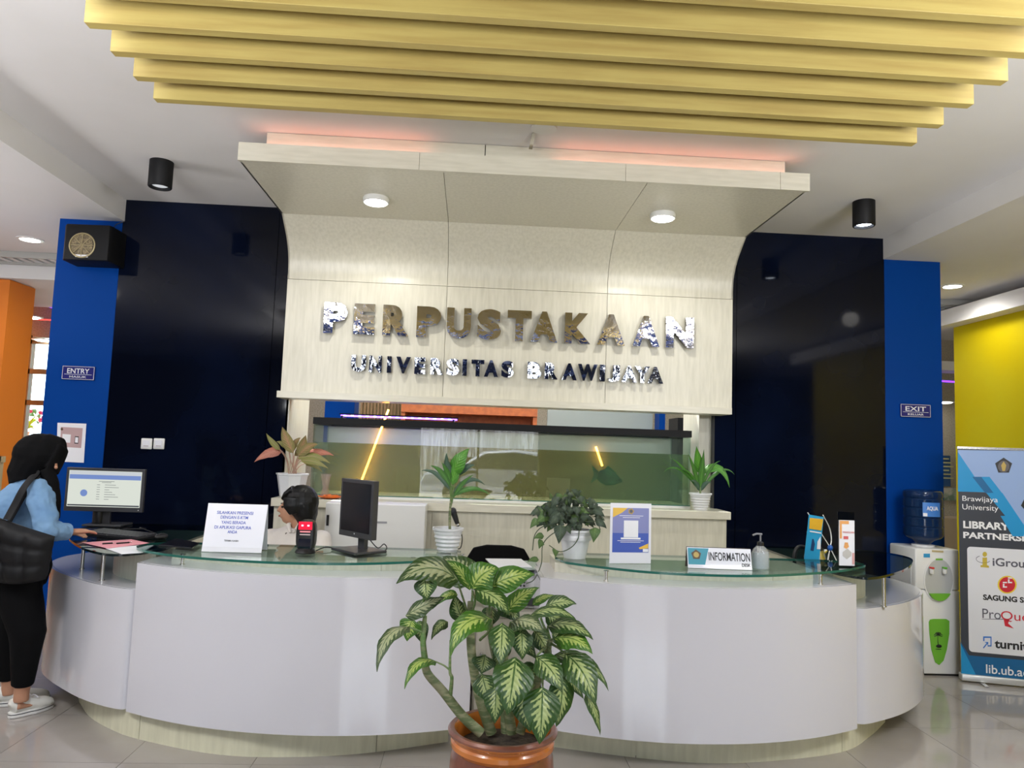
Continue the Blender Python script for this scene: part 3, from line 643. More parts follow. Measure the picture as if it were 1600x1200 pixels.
# ------------------------------------------------------------------ printer and papers in the gap
pr = thing('printer', 'white laser printer under loose papers between the two desks', 'printer', (.29, 4.2, .62))
make('body', MB().box(.10, .432, 4.05, 4.40, .622, .80), WHITEPL, pr, bevel=.012)
make('front_tray', MB().box(.13, .41, 4.035, 4.049, .64, .68), DKGREY, pr, bevel=.003)
make('control_panel', MB().box(.25, .33, 4.03, 4.049, .73, .775), mat('light_grey', (.5, .5, .52), .4), pr, bevel=.003)
for k in range(8): make('button', MB().ell((.262+.018*(k % 4), 4.029, .765-.018*(k//4)), (.006, .004, .006), seg=8, rg=5), BLKPL, pr)
pp = random.Random(3)
for k in range(6):
    q = MB(); a_ = pp.uniform(-.4, .4); M_ = Matrix.Translation((.27+pp.uniform(-.04, .06), 4.2+pp.uniform(-.04, .04), .803+k*.006)) @ Matrix.Rotation(a_, 4, 'Z') @ Matrix.Rotation(pp.uniform(-.02, .02), 4, 'Y')
    q.M = M_; q.box(-.105, .105, -.148, .148, 0, .0045)
    o = make('paper_sheaf', q, PAPER if k != 4 else mat('grey_print', (.35, .42, .36), .6)); tag(o, ['lowest white paper sheaf on the printer', 'second paper sheaf from the bottom on the printer', 'third paper sheaf from the bottom on the printer', 'fourth paper sheaf from the bottom on the printer', 'printed grey-green leaflet in the pile on the printer', 'topmost white paper sheet on the printer'][k], 'paper', 'papers on the printer')

# ------------------------------------------------------------------ chairs
def office_chair(x, y, rz, top, lb):
    c_ = thing('office_chair', lb, 'chair', (x, y, 0)); q0 = Matrix.Translation((x, y, 0)) @ Matrix.Rotation(rz, 4, 'Z')
    def P(b): b.M = q0; return b
    b = P(MB()); b.box(-.23, .23, -.22, .22, .42, .48); make('seat', b, CLOTHBK, c_, bevel=.03)
    b = P(MB()); n = 12
    pts = [(-.20, -.0), (-.215, .10), (-.205, .20), (-.165, .265), (-.08, .285), (.08, .285), (.165, .265), (.205, .20), (.215, .10), (.20, 0)]
    b.plate((0, .24, top-.285), (1, 0, 0), (0, 0, 1), pts, -.02, .02); make('backrest', b, CLOTHBK, c_, bevel=.008)
    make('back_bracket', P(MB()).box(-.03, .03, .22, .26, .43, top-.2), BLKPL, c_)
    make('column', P(MB()).lathe([(.025, .07), (.025, .42)], (0, 0, 0), 12), BLKPL, c_)
    for k in range(5):
        a_ = 2*math.pi*k/5; e = V((.28*math.cos(a_), .28*math.sin(a_), .06))
        make('base_arm', P(MB()).bar((0, 0, .08), e, .04, .03), BLKPL, c_); make('caster', P(MB()).ell(e-V((0, 0, .033)), (.027, .02, .027), seg=10, rg=6), BLKPL, c_)
office_chair(.21, 4.62, 0, .85, 'black office chair with rounded back behind the papers in the desk gap')
office_chair(-1.03, 4.82, 0, .80, 'black office chair under the seated receptionist')

# ------------------------------------------------------------------ screens and desk items
def flat_poly(O, R, w_, h_, z0=0): return [(0, z0), (w_, z0), (w_, z0+h_), (0, z0+h_)]
def screen(name, lb, c0, c1, zb, zt, th_, base_c, scr, white=False, tilt=0):
    """c0,c1: left and right bottom corners (x,y)"""
    O = V((*c0, zb)); Rv = V((c1[0]-c0[0], c1[1]-c0[1], 0)); w_ = Rv.length; Rv.normalize(); U = V((0, 0, 1)); Nn = Rv.cross(U)
    d = thing(name, lb, 'monitor', (base_c[0], base_c[1], base_c[2])); h_ = zt-zb
    FR = DKGREY
    q = MB(); q.plate(O, Rv, U, [(0, 0), (w_, 0), (w_, h_), (0, h_)], -th_, 0); make('casing', q, FR, d, bevel=.003)
    b_ = .018
    q = MB(); q.plate(O, Rv, U, [(b_, b_+.012), (w_-b_, b_+.012), (w_-b_, h_-b_), (b_, h_-b_)], .0004, .0012); s_ = make('display', q, scr, d); d['_disp'] = s_.name
    mid = O+Rv*w_/2-Nn*(th_+.02)
    q = MB(); q.bar(V((mid.x, mid.y, base_c[2]+.01)), V((mid.x, mid.y, zb+h_*.45)), .06, .025, up=(Rv.x, Rv.y, 0) if False else Nn); make('neck', q, FR, d, bevel=.003)
    q = MB(); q.M = Matrix.Translation((base_c[0], base_c[1], base_c[2])) @ Matrix.Rotation(math.atan2(Rv.y, Rv.x), 4, 'Z'); q.box(-.12, .12, -.095, .095, .0005, .014); make('foot', q, FR, d, bevel=.004)
    return d, O, Rv, U, Nn, w_, h_
SCR = mat('lit_screen', (.02, .02, .02), .3, emit=(.72, .76, .68), es=.95)
d1, O1, R1_, U1, N1, w1, h1 = screen('monitor', 'lit computer monitor showing a web page on the left dark-glass wing', (-2.592, 4.95), (-2.105, 4.965), .980, 1.258, .03, (-2.34, 5.02, .886), SCR)
DSP = bpy.data.objects[d1['_disp']]
def onm(name, x0, x1, y0, y1, m_, d=DSP, O=O1, R=R1_, U=U1, l=.0015):
    return make(name, MB().plate(O, R, U, [(x0*w1, y0*h1), (x1*w1, y0*h1), (x1*w1, y1*h1), (x0*w1, y1*h1)], l, l+.0003), m_, d)
SB = mat('screen_blue', (.02, .02, .02), .3, emit=(.18, .28, .62), es=.9); SG = mat('screen_grey_ink', (.02, .02, .02), .3, emit=(.22, .24, .26), es=.6); SW = mat('screen_bar', (.02, .02, .02), .3, emit=(.62, .66, .70), es=.9)
onm('page_banner', .045, .955, .74, .84, SB); onm('browser_bar', .045, .955, .84, .925, SW); onm('task_bar', .045, .955, .125, .155, mat('screen_dark_bar', (.01, .01, .01), .3, emit=(.04, .05, .07), es=.6))
for k in range(7): onm('page_line', .40, .44, .28+k*.055, .29+k*.055, SG); onm('page_line', .50, .50+.06+.04*(k*7 % 4), .28+k*.055, .29+k*.055, SG)
onm('page_line', .42, .62, .69, .70, SG); onm('page_line', .46, .58, .665, .675, SG)
make('page_emblem', MB().plate(O1, R1_, U1, disc_pts(.24*w1, .42*h1, .022), .0015, .0018), SB, DSP)
del d1['_disp']
make('power_light', MB().plate(O1, R1_, U1, disc_pts(.95*w1, .05*h1, .003, 10), .0012, .002), WHITEINK, d1)
# second monitor (turned, dark)
c0 = at(528, 826, 4.02); c1 = at(577, 845, 3.86)
d2, O2, R2_, U2, N2, w2, h2 = screen('monitor', 'switched-off black monitor turned sideways on the left glass top', (c0.x-.003, 4.07), (c1.x+.01, 3.84), .985, 1.285, .035, (-.565, 3.985, .9095), SCREENOFF)
make('power_light', MB().plate(O2, R2_, U2, disc_pts(.5*w2, .02, .004, 10), .0012, .002), WHITEINK, d2)
cbl = thing('monitor_cable', 'thin black cable curling behind the dark monitor', 'cable'); p = atz(590, 853, .925)
make('cord', MB().tube([at(575, 840, 3.98), at(590, 856, 3.98), at(600, 850, 4.05), at(604, 858, 4.02), at(590, 864, 3.99)], .003, 6, 6), BLKPL, cbl, smooth=True)
# keyboard, mouse, webcam-like cylinder, cables on the left wing
kb = thing('keyboard', 'black computer keyboard on the left dark glass under the lit monitor', 'keyboard', (-2.08, 4.47, .886))
Mk = Matrix.Translation((-2.02, 4.50, .886)) @ Matrix.Rotation(-.42, 4, 'Z') @ Matrix.Rotation(.06, 4, 'X')
q = MB(); q.M = Mk; q.box(-.22, .22, -.075, .075, .001, .018); make('case', q, BLKPL, kb, bevel=.004)
q = MB(); q.M = Mk
for i in range(15):
    for j in range(5): q.box(-.21+i*.028, -.186+i*.028, -.066+j*.027, -.043+j*.027, .018, .024)
o_ = make('keys', q, DKGREY, kb); o_['kind'] = 'stuff'
ms = thing('computer_mouse', 'black computer mouse right of the keyboard', 'mouse'); make('shell', MB().ell((-1.755, 4.42, .903), (.032, .055, .018)), BLKPL, ms, smooth=True); make('wheel', MB().lathe([(.006, -.003), (.006, .003)], (-1.755, 4.385, .918), 10), DKGREY, ms)
o = make('usb_cable', MB().tube([(-1.80, 4.50, .889), (-1.86, 4.6, .895), (-1.98, 4.66, .92), (-2.0, 4.78, .90), (-2.15, 4.82, .889)], .0035, 6, 8), BLKPL, smooth=True); tag(o, 'black cable looping behind the keyboard', 'cable')
bt = thing('thermos', 'black cylindrical tumbler in front of the lit monitor', 'tumbler'); p = atz(138, 824, .886)
make('body', MB().lathe([(.032, 0), (.035, .01), (.035, .10), (.030, .115)], (p.x, p.y+.12, .886), 24), BLKPL, bt, smooth=True); make('lid', MB().lathe([(.031, .115), (.031, .13), (.026, .136)], (p.x, p.y+.12, .886), 24), SCREENOFF, bt, smooth=True)
# papers on the wing
def sheet(lb, pix, z, m_, nm='paper_sheet'):
    pts = [atz(x, y, z) for x, y in pix]; o = make(nm, MB().prism([(p.x, p.y) for p in pts], z, z+.0015), m_); tag(o, lb, 'paper'); return o
PINKP = mat('pink_paper', (.80, .33, .38), .6)
sheet('white paper sheet under the pink sheet on the left wing', [(165, 857), (243, 850), (222, 864), (190, 866)], .886, PAPER)
sheet('pink paper sheet on the left dark-glass wing', [(128, 848), (205, 843), (234, 849), (168, 857)], .8885, PINKP)
pn = thing('pen', 'x', 'pen'); tag(pn, 'left black pen lying on the pink sheet', 'pen', 'pens on the pink sheet')
a = atz(160, 849.5, .894); b = atz(176, 848.5, .894); make('barrel', MB().tube([a, b], .004, 8), BLKPL, pn); make('clip', MB().tube([b, b+(b-a)*.2], .002, 6), STEEL, pn)
pn = thing('pen', 'x', 'pen'); tag(pn, 'right black pen lying on the pink sheet', 'pen', 'pens on the pink sheet')
a = atz(182, 849, .894); b = atz(202, 847.5, .894); make('barrel', MB().tube([a, b], .004, 8), BLKPL, pn); make('clip', MB().tube([b, b+(b-a)*.2], .002, 6), STEEL, pn)
tb = thing('tablet', 'black tablet lying under the left end of the glass top', 'tablet'); pts = [atz(x, y, .9102) for x, y in ((248, 853), (275, 843), (312, 850), (300, 858))]
make('body', MB().prism([(p.x, p.y) for p in pts], .910, .917), SCREENOFF, tb, bevel=.001); tag(tb, 'black tablet lying flat on the left end of the glass top', 'tablet')
make('camera_lens', MB().lathe([(.003, 0), (.003, .0005)], (pts[1].x, pts[1].y-.02, .917), 8), STEEL, tb)
# folded notice stand
ns = thing('notice_stand', 'white folded notice stand with blue text on the left glass top', 'notice', (-1.17, 3.85, .91))
a0 = at(317, 859, 3.84); a1 = at(409, 867, 3.84); t0 = at(326, 789, 3.90); t1 = at(419, 794, 3.90)
BL = V((a0.x-.003, 3.83, .9135)); BR_ = V((a1.x, 3.83, .9135)); TL = V((t0.x, 3.895, 1.145)); TR = V((t1.x, 3.895, 1.145))
def slab(name, P4, th_, m_, par, bevel=0):
    n_ = (P4[1]-P4[0]).cross(P4[3]-P4[0]).normalized(); q = MB(); a = [q.av(p) for p in P4]; b = [q.av(p-n_*th_) for p in P4]
    q.af(a); q.af(b[::-1])
    for i in range(4): j = (i+1) % 4; q.af((a[i], b[i], b[j], a[j]))
    return make(name, q, m_, par, bevel=bevel)
slab('front_sheet', [BL, BR_, TR, TL], .003, CARD, ns)
slab('back_sheet', [BR_+V((0, .11, 0)), BL+V((0, .11, 0)), TL+V((0, .004, 0)), TR+V((0, .004, 0))], .003, CARD, ns)
slab('foot_fold', [BL+V((0, -.004, -.002)), BR_+V((0, -.004, -.002)), BR_+V((0, .008, .026)), BL+V((.002, .008, .026))], .004, mat('fold_plastic', (.70, .70, .74), .5), ns)
nn = (BR_-BL).cross(TL-BL).normalized(); BLUEINK = mat('blue_ink', (.05, .10, .50), .5)
nR = (BR_-BL).normalized()
for s_, p0, p1 in (('SILAHKAN PRESENSI', (339, 803), (396, 799.8)), ('DENGAN E-KTM', (344.5, 810.3), (388, 806.8)), ('YANG BERADA', (345.6, 818.3), (384.6, 814.6)), ('DI APLIKASI GAPURA', (335, 825.8), (393, 822.6)), ('ANDA', (355.4, 833.3), (371, 829)), ('TERIMA KASIH', (350, 846), (372.6, 844))):
    ptext('lettering', s_, p0, p1, BL, nn, BLUEINK if s_ != 'TERIMA KASIH' else BLKPL, ns, R=nR, bold=.006)
# scanner
bs = thing('barcode_scanner', 'black presentation scanner with glowing red window on the left glass top', 'scanner', (-.82, 3.86, .91)); sx_ = at(475, 850, 3.84).x
q = MB(); q.lathe([(.05, 0), (.052, .006), (.044, .02), (.028, .026)], (sx_, 3.88, .9095), 28); make('base', q, BLKPL, bs, smooth=True)
q = MB(); pr_ = []
for k in range(28):
    a_ = 2*math.pi*k/28; ca, sa = math.cos(a_), math.sin(a_); e_ = 2/3.2
    pr_.append((.047*math.copysign(abs(ca)**e_, ca), .074+.078*math.copysign(abs(sa)**e_, sa)))
q.plate((sx_, 3.90, .925), (1, 0, 0), (0, 0, 1), pr_, -.03, .05); make('head', q, BLKPL, bs, bevel=.010, seg=3)
RED = mat('red_glow', (.4, .01, .02), .2, emit=(.8, .01, .04), es=1.2); RED2 = mat('red_diode', (.9, .1, .2), .2, emit=(1, .15, .2), es=8)
def onb(name, x0, x1, z0, z1, m_, y=3.8492): return make(name, MB().box(sx_+x0, sx_+x1, y, y+.001, .925+z0, .925+z1), m_, bs)
onb('red_window', -.034, .034, .105, .145, RED); onb('diode', -.020, -.010, .122, .130, RED2, 3.8485); onb('diode', .010, .020, .122, .130, RED2, 3.8485)
onb('bar', -.026, .026, .092, .098, mat('pink_bar', (.8, .2, .25), .3, emit=(1, .3, .3), es=.6)); onb('bar', -.026, .026, .078, .083, mat('pale_bar', (.8, .6, .6), .3)); onb('mirror_window', -.03, .03, .012, .06, mat('dark_mirror', (.35, .35, .37), .08, 1))
o = make('scanner_cable', MB().tube([(sx_+.04, 3.95, .913), (sx_+.08, 4.0, .925), (sx_+.14, 4.03, .915), (sx_+.18, 4.1, .913)], .003, 6, 6), BLKPL, smooth=True); tag(o, 'black cable running from the scanner across the glass', 'cable')
# white storage box behind the dark monitor
wc = thing('storage_cabinet', 'white metal cabinet with recessed black handle behind the dark monitor', 'cabinet', (-.61, 5.05, 0))
cw0, cw1 = at(508, 800, 4.98).x, at(665, 800, 4.98).x
make('body', MB().box(cw0, cw1, 5.0, 5.19, 0, 1.08), WHITEPL, wc, bevel=.004); wdr = make('door', MB().box(cw0+.002, cw1-.002, 4.98, 4.999, .04, 1.078), WHITEPL, wc, bevel=.003)
make('door_handle', MB().box(cw0+.012, cw0+.028, 4.977, 4.981, .93, 1.0), BLKPL, wdr)
ptext('lettering', 'TOSHIBA', (583, 830), (608, 826), (0, 4.979, 0), FN, DKGREY, wc) if False else make('label_plate', MB().box(at(580, 830, 4.98).x, at(604, 830, 4.98).x, 4.978, 4.98, .955, .968), mat('grey_label', (.3, .3, .32), .5), wc)

# QR leaflet stand (code itself left out)
qs = thing('leaflet_stand', 'clear upright stand with a blue and yellow leaflet on the right glass top', 'leaflet stand', (.85, 3.83, .91))
A = at(951, 876, 3.82); B = at(1018, 884, 3.82); qO = V((A.x, 3.80, .911)); qR = V((B.x-A.x, .03, 0)).normalized(); qw = (B.x-A.x)*1.0; qh = .305
qU = V((.02, .11, 1)).normalized(); qN = qR.cross(qU).normalized()
def onq(name, x0, x1, y0, y1, m_, l=.001, t=.0004, poly=None, par=qs):
    pl = poly or [(x0, y0), (x1, y0), (x1, y1), (x0, y1)]
    return make(name, MB().plate(qO, qR, qU, [(a*qw, b*qh) for a, b in pl], l, l+t), m_, par)
onq('sheet', 0, 1, 0, 1, CARD, -.002, .002)
make('back_leg', MB().bar(qO+qR*qw*.5+V((0, .09, .003)), qO+qR*qw*.5+qU*.2-qN*.004, .06, .003), ACRYL, qs)
DB = mat('leaflet_blue', (.05, .10, .45), .4); LBm = mat('leaflet_violet', (.22, .24, .50), .4); YL = mat('leaflet_yellow', (.80, .50, .06), .4); TQ = mat('leaflet_navy', (.02, .06, .30), .4)
onq('print_field', .06, .94, .18, .92, DB, .0005); onq('print_field', .06, .94, .50, .92, LBm, .0012); onq('yellow_corner', 0, 0, 0, 0, YL, .0018, poly=[(.06, .92), (.42, .92), (.28, .84), (.06, .76)])
make('emblem', MB().plate(qO, qR, qU, disc_pts(.50*qw, .865*qh, .017, 5), .0018, .0022), mat('emblem_gold', (.45, .30, .08), .4), qs); make('emblem', MB().plate(qO, qR, qU, disc_pts(.50*qw, .865*qh, .009, 12), .0024, .0028), mat('emblem_dark', (.10, .10, .12), .4), qs)
onq('white_square', .33, .68, .43, .71, PAPER, .0018); onq('white_bar', .26, .74, .395, .425, PAPER, .0018)
for y_, a_, b_ in ((.785, .22, .80), (.755, .30, .72), (.37, .18, .82), (.345, .25, .74)): onq('print_line', a_, b_, y_, y_+.008, WHITEINK, .0018)
onq('yellow_shape', 0, 0, 0, 0, YL, .0018, poly=[(.70, .26), (.93, .33), (.93, .25), (.72, .235)]); onq('white_shape', .80, .93, .19, .24, PAPER, .002)
# information sign
fs_ = thing('information_sign', 'teal and white nameplate reading INFORMATION DESK on the right glass top', 'sign', (1.28, 3.74, .91))
iO = V((at(1075, 886, 3.72).x, 3.72, .911)); iE = V((at(1173, 890, 3.72).x, 3.70, .911)); iR = (iE-iO).normalized(); iw = (iE-iO).length; iU = V((0, .25, 1)).normalized(); ih = .103; iN = iR.cross(iU)
q = MB(); q.plate(iO, iR, iU, [(0, 0), (iw, 0), (iw, ih), (0, ih)], -.003, 0); make('plate', q, CARD, fs_)
make('stand', MB().plate(iO+V((0, .05, 0)), iR, V((0, -.18, 1)).normalized(), [(0, 0), (iw, 0), (iw, ih), (0, ih)], -.003, 0), mat('brown_acryl', (.10, .08, .07), .15), fs_)
TEAL = mat('teal_print', (.05, .30, .40), .4)
make('teal_field', MB().plate(iO, iR, iU, [(.004, .018), (.27*iw, .018), (.34*iw, ih-.004), (.004, ih-.004)], .0003, .0009), TEAL, fs_)
make('emblem', MB().plate(iO, iR, iU, [(.045+.026*math.sin(2*math.pi*k/5), .066+.026*math.cos(2*math.pi*k/5)) for k in range(5)], .001, .0016), mat('emblem_brown', (.10, .06, .03), .4), fs_)
make('emblem_core', MB().plate(iO, iR, iU, disc_pts(.045, .066, .014, 14), .0018, .0022), mat('emblem_gold2', (.50, .36, .10), .4), fs_)
INK = mat('black_ink', (.012, .012, .014), .5)
text('lettering', 'INFORMATION', iO+iR*(.335*iw)+iU*.040+iN*.001, iR, iU, .645*iw, .042, INK, fs_, bold=.01)
text('lettering', 'DESK', iO+iR*(.845*iw)+iU*.014+iN*.001, iR, iU, .135*iw, .017, INK, fs_, bold=.015)
# soap bottle
sb = thing('sanitiser_bottle', 'clear pump bottle of hand sanitiser beside the information sign', 'bottle', (1.505, 3.78, .91)); sx2, sy2 = at(1188, 880, 3.76).x, 3.76
CLR = glassy('clear_bottle', (.88, .9, .9), fres=1.3, murk=(.85, .87, .9), mf=.25)
make('bottle', MB().lathe([(.0, 0), (.038, 0), (.043, .006), (.043, .075), (.038, .095), (.022, .112), (.014, .118)], (sx2, sy2, .9095), 28, cap=False), CLR, sb, smooth=True)
make('gel', MB().lathe([(.036, .004), (.040, .008), (.040, .070), (.036, .085)], (sx2, sy2, .9095), 28), glassy('gel', (.80, .86, .88), fres=1.1, murk=(.8, .84, .88), mf=.3), sb, smooth=True)
make('collar', MB().lathe([(.016, .116), (.016, .134), (.010, .138)], (sx2, sy2, .9095), 16), BLKPL, sb, smooth=True)
q = MB(); q.tube([(sx2, sy2, 1.045), (sx2, sy2, 1.083)], .004, 8); q.tube([(sx2+.008, sy2, 1.084), (sx2-.02, sy2, 1.086), (sx2-.04, sy2, 1.078)], .005, 8); make('pump', q, mat('grey_pump', (.25, .25, .27), .3), sb, smooth=True)
make('dip_tube', MB().tube([(sx2, sy2, 1.02), (sx2-.012, sy2, .925)], .002, 6), WHITEPL, sb)
# brochure holder
bh = thing('brochure_holder', 'tall clear holder with a white and orange brochure at the right end of the glass', 'brochure holder', (2.0, 3.9, .91))
bO = V((at(1311, 888, 3.90).x, 3.90, .911)); bw = at(1336, 888, 3.90).x-bO.x; bh_ = .285; bR = V((1, 0, 0)); bU = V((0, 0, 1))
def onh(name, x0, x1, y0, y1, m_, l=.001, poly=None): return make(name, MB().plate(bO, bR, bU, [(a*bw, b*bh_) for a, b in (poly or [(x0, y0), (x1, y0), (x1, y1), (x0, y1)])], l, l+.0005), m_, bh)
make('back_plate', MB().plate(bO, bR, bU, [(-.002, 0), (bw+.002, 0), (bw+.002, bh_+.004), (-.002, bh_+.004)], -.012, -.009), glassy('holder_back', (.55, .6, .68), fres=1.4), bh)
make('pocket', MB().box(bO.x-.002, bO.x+bw+.002, 3.895, 3.925, .911, .918), ACRYL, bh)
make('brochure', MB().plate(bO, bR, bU, [(.002, .006), (bw-.002, .006), (bw-.002, bh_*.86), (.002, bh_*.86)], -.006, 0), PAPER, bh)
OR = mat('brochure_orange', (.80, .38, .12), .5); RD = mat('brochure_red', (.65, .12, .12), .5)
onh('orange_band', .05, .62, .79, .85, OR); onh('orange_band', .05, .18, .52, .79, OR); onh('red_tag', .28, .58, .51, .565, RD); onh('grey_box_print', 0, 0, 0, 0, mat('sketch_grey', (.55, .53, .50), .5), poly=[(.22, .27), (.52, .34), (.78, .27), (.74, .20), (.48, .14), (.22, .20)])
onh('orange_figure', 0, 0, 0, 0, OR, poly=[(.30, .36), (.36, .45), (.55, .45), (.62, .37), (.45, .33)]); onh('pink_side', .82, .96, .05, .26, mat('brochure_pink', (.75, .42, .40), .5))
text('lettering', 'PANDUAN', bO+V((bw*.26, -.0016, bh_*.62)), bR, bU, bw*.68, .010, RD, bh)
# mini X-banner
xb = thing('mini_banner', 'small blue and orange banner on a white wire stand behind the right glass', 'mini banner', (2.1, 4.3, .76))
xo = 4.30; c = [at(1257, 860, xo), at(1281, 862, xo), at(1287, 808, xo), at(1264, 804, xo)]
xz = .76
SKYB = mat('banner_sky', (.02, .34, .62), .4)
lo = [V((c[0].x-.015, xo, xz+.02)), V((c[1].x-.015, xo, xz+.02)), c[2], c[3]]
slab('fabric', lo, .002, SKYB, xb)
pplate('orange_patch', [(1265, 809), (1286, 811), (1283, 829), (1264, 826)], (0, xo, 0), FN, mat('banner_orange', (.75, .42, .02), .4), xb, lift=.002)
pplate('navy_figure', [(1266, 860), (1269, 842), (1271, 842), (1273, 850), (1271, 861)], (0, xo, 0), FN, mat('banner_navy', (.01, .05, .15), .4), xb, lift=.002)
pplate('white_patch', [(1276, 858), (1277, 846), (1282, 838), (1282, 858)], (0, xo, 0), FN, PAPER, xb, lift=.002); pplate('print_line', [(1265, 829), (1283, 832), (1283, 834), (1265, 831)], (0, xo, 0), FN, PAPER, xb, lift=.002)
q = MB(); q.tube([at(1262, 801, xo+.01), at(1297, 855, xo+.03)], .003, 6); make('wire', q, WHITEPL, xb)
q = MB(); q.tube([at(1286, 805, xo+.01), at(1296, 825, xo+.06), at(1299, 843, xo+.06), at(1297, 855, xo+.03)], .0035, 6, 6); make('wire', q, WHITEPL, xb)
e1 = at(1292, 872, xo+.02); e1.z = .762; q = MB(); h_ = at(1297, 856, xo+.03); q.tube([h_, V((h_.x-.05, xo, .763))], .003, 6); q.tube([h_, V((h_.x+.09, xo, .763))], .003, 6); q.tube([h_, V((h_.x, xo+.12, .763))], .003, 6); make('stand_leg', q, WHITEPL, xb)
make('hub', MB().ell(h_, (.016, .014, .018)), mat('blue_hub', (.01, .10, .42), .4), xb, smooth=True)
# kettle
kt = thing('electric_kettle', 'steel electric kettle with black handle behind the right glass top', 'kettle', (2.02, 4.3, .76)); kx, ky = at(1283, 880, 4.32).x, 4.40
make('body', MB().lathe([(.072, .01), (.074, .02), (.062, .14), (.050, .178)], (kx, ky, .76), 32), STEEL, kt, smooth=True); make('base', MB().lathe([(.078, 0), (.078, .012), (.07, .018)], (kx, ky, .76), 32), BLKPL, kt, smooth=True)
make('lid', MB().lathe([(.052, .176), (.048, .188), (.015, .196), (.012, .206), (.002, .208)], (kx, ky, .76), 32), BLKPL, kt, smooth=True)
make('handle', MB().tube([(kx-.045, ky, .945), (kx-.10, ky, .948), (kx-.125, ky, .90), (kx-.115, ky, .83), (kx-.07, ky, .80)], .012, 10, 6), BLKPL, kt, smooth=True); make('spout', MB().loft([(kx+.045, ky, .915), (kx+.075, ky, .932)], [(.02, .018), (.01, .006)], 10), STEEL, kt, smooth=True)
# grey tray frame seen through the right glass
tr_ = thing('document_tray', 'grey metal document tray seen through the right glass top', 'tray'); q = MB()
fr = [V((1.62, 4.24, .79)), V((1.90, 4.24, .79)), V((1.90, 4.50, .79)), V((1.62, 4.50, .79))]
for i in range(4): q.bar(fr[i], fr[(i+1) % 4], .012, .02)
for p in fr: q.box(p.x-.005, p.x+.005, p.y-.005, p.y+.005, .761, .79)
make('frame', q, mat('grey_metal', (.35, .36, .37), .4, .5), tr_); make('mesh_floor', MB().box(1.62, 1.90, 4.24, 4.5, .765, .768), DKGREY, tr_)
# microphone on gooseneck
mc = thing('microphone', 'black handheld microphone standing behind the plant on the left glass top', 'microphone'); a = at(708, 799, 4.2); b = at(716, 822, 4.2)
make('grille', MB().ell(a, (.019, .019, .022)), mat('mic_grille', (.05, .05, .055), .35, .7, bump=.8, bscale=400), mc, smooth=True); make('handle', MB().loft([a+(b-a)*.1, b], [.018, .011], 14), BLKPL, mc, smooth=True)
make('cable', MB().tube([b, at(722, 838, 4.2), at(720, 855, 4.2), V((at(712, 868, 4.16).x, 4.15, .912))], .003, 6, 6), BLKPL, mc, smooth=True); make('ring', MB().loft([b+(a-b)*.15, b+(a-b)*.05], [.0135, .0135], 14), STEEL, mc)

# ------------------------------------------------------------------ plants
def leaf(mb, B, T, W, arch=(0, 0, .03), Nn=(0, -1, .3), nseg=9, fold=.18, sh=.62, curl=0):
    B = V(B); T = V(T); Mid = (B+T)/2+V(arch)*2; Nn = V(Nn).normalized(); rows = []
    for i in range(nseg+1):
        t = i/nseg; p = B*(1-t)**2+Mid*2*t*(1-t)+T*t*t; tg = ((Mid-B)*(1-t)+(T-Mid)*t).normalized()
        s_ = tg.cross(Nn)
        if s_.length < 1e-3: s_ = V((1, 0, 0))
        s_.normalize(); n2 = s_.cross(tg)
        wv = W*.5*(math.sin(math.pi*min(1, t**sh*.985+.012)))**.85*(1-.35*t**4)
        row = []
        for k, u in enumerate((-1, -.5, 0, .5, 1)):
            row.append((mb.av(p+s_*u*wv-n2*(abs(u)**1.5*fold*wv-.25*fold*wv)*1+n2*(.03*W*math.sin(t*19+u*3))*abs(u)), (u*.5+.5, t)))
        rows.append(row)
    for a, b in zip(rows, rows[1:]):
        for k in range(4):
            mb.af((a[k][0], a[k+1][0], b[k+1][0], b[k][0]), (a[k][1], a[k+1][1], b[k+1][1], b[k][1]))
def one_leaf(name, par, m_, *a, **k):
    q = MB(); leaf(q, *a, **k); return make(name, q, m_, par, smooth=True, angle=180)
def ribbed_pot(par, c, r_top, r_bot, h_, z, ribs=0, m_=WHITECER, seg=36, rim=.006):
    pr_ = [(0, 0), (r_bot, 0)]
    n = max(ribs*4, 8)
    for i in range(n+1):
        t = i/n; r_ = r_bot+(r_top-r_bot)*t**.8
        if ribs: r_ += .0035*math.sin(t*ribs*2*math.pi)*(1 if t < .85 else 0)
        pr_.append((r_, .004+(h_-.016)*t))
    pr_ += [(r_top+rim, h_-.012), (r_top+rim, h_), (r_top-.003, h_), (r_top-.008, h_-.03), (0, h_-.032)]
    make('pot', MB().lathe(pr_, (c[0], c[1], z), seg, cap=False), m_, par, smooth=True)
    make('soil', MB().lathe([(r_top-.009, h_-.028), (r_top*.5, h_-.02), (.002, h_-.018)], (c[0], c[1], z), 20), SOIL, par, smooth=True)

# big dieffenbachia
YD = 2.85; px_c = at(786, 1130, YD)
df = thing('potted_dieffenbachia', 'large cream-splashed dieffenbachia in a glazed terracotta pot before the desks', 'potted plant', (px_c.x, YD, 0))
TERRA = mat('glazed_terracotta', (.16, .055, .035), .3, coat=.5, noise=((.26, .08, .04), 9, .4, .65), bump=.5, bscale=26)
ORG = mat('orange_glaze', (.55, .17, .025), .22, coat=.6, noise=((.42, .12, .02), 6, .4, .65))
pc = (px_c.x, YD, 0)
RT = .195
make('pot', MB().lathe([(0, 0), (.12, 0), (.135, .01), (.155, .08), (.185, .18), (.194, .29), (.190, .345), (.180, .37)], pc, 56, cap=False), TERRA, df, smooth=True)
rm = make('rim', MB().lathe([(.179, .368), (.184, .374), (.193, .384), (.193, .400), (.186, .408), (.187, .416), (.200, .425), (.203, .437), (.196, .445), (.180, .443), (.172, .43), (.168, .37)], pc, 56, cap=False), ORG, df, smooth=True)
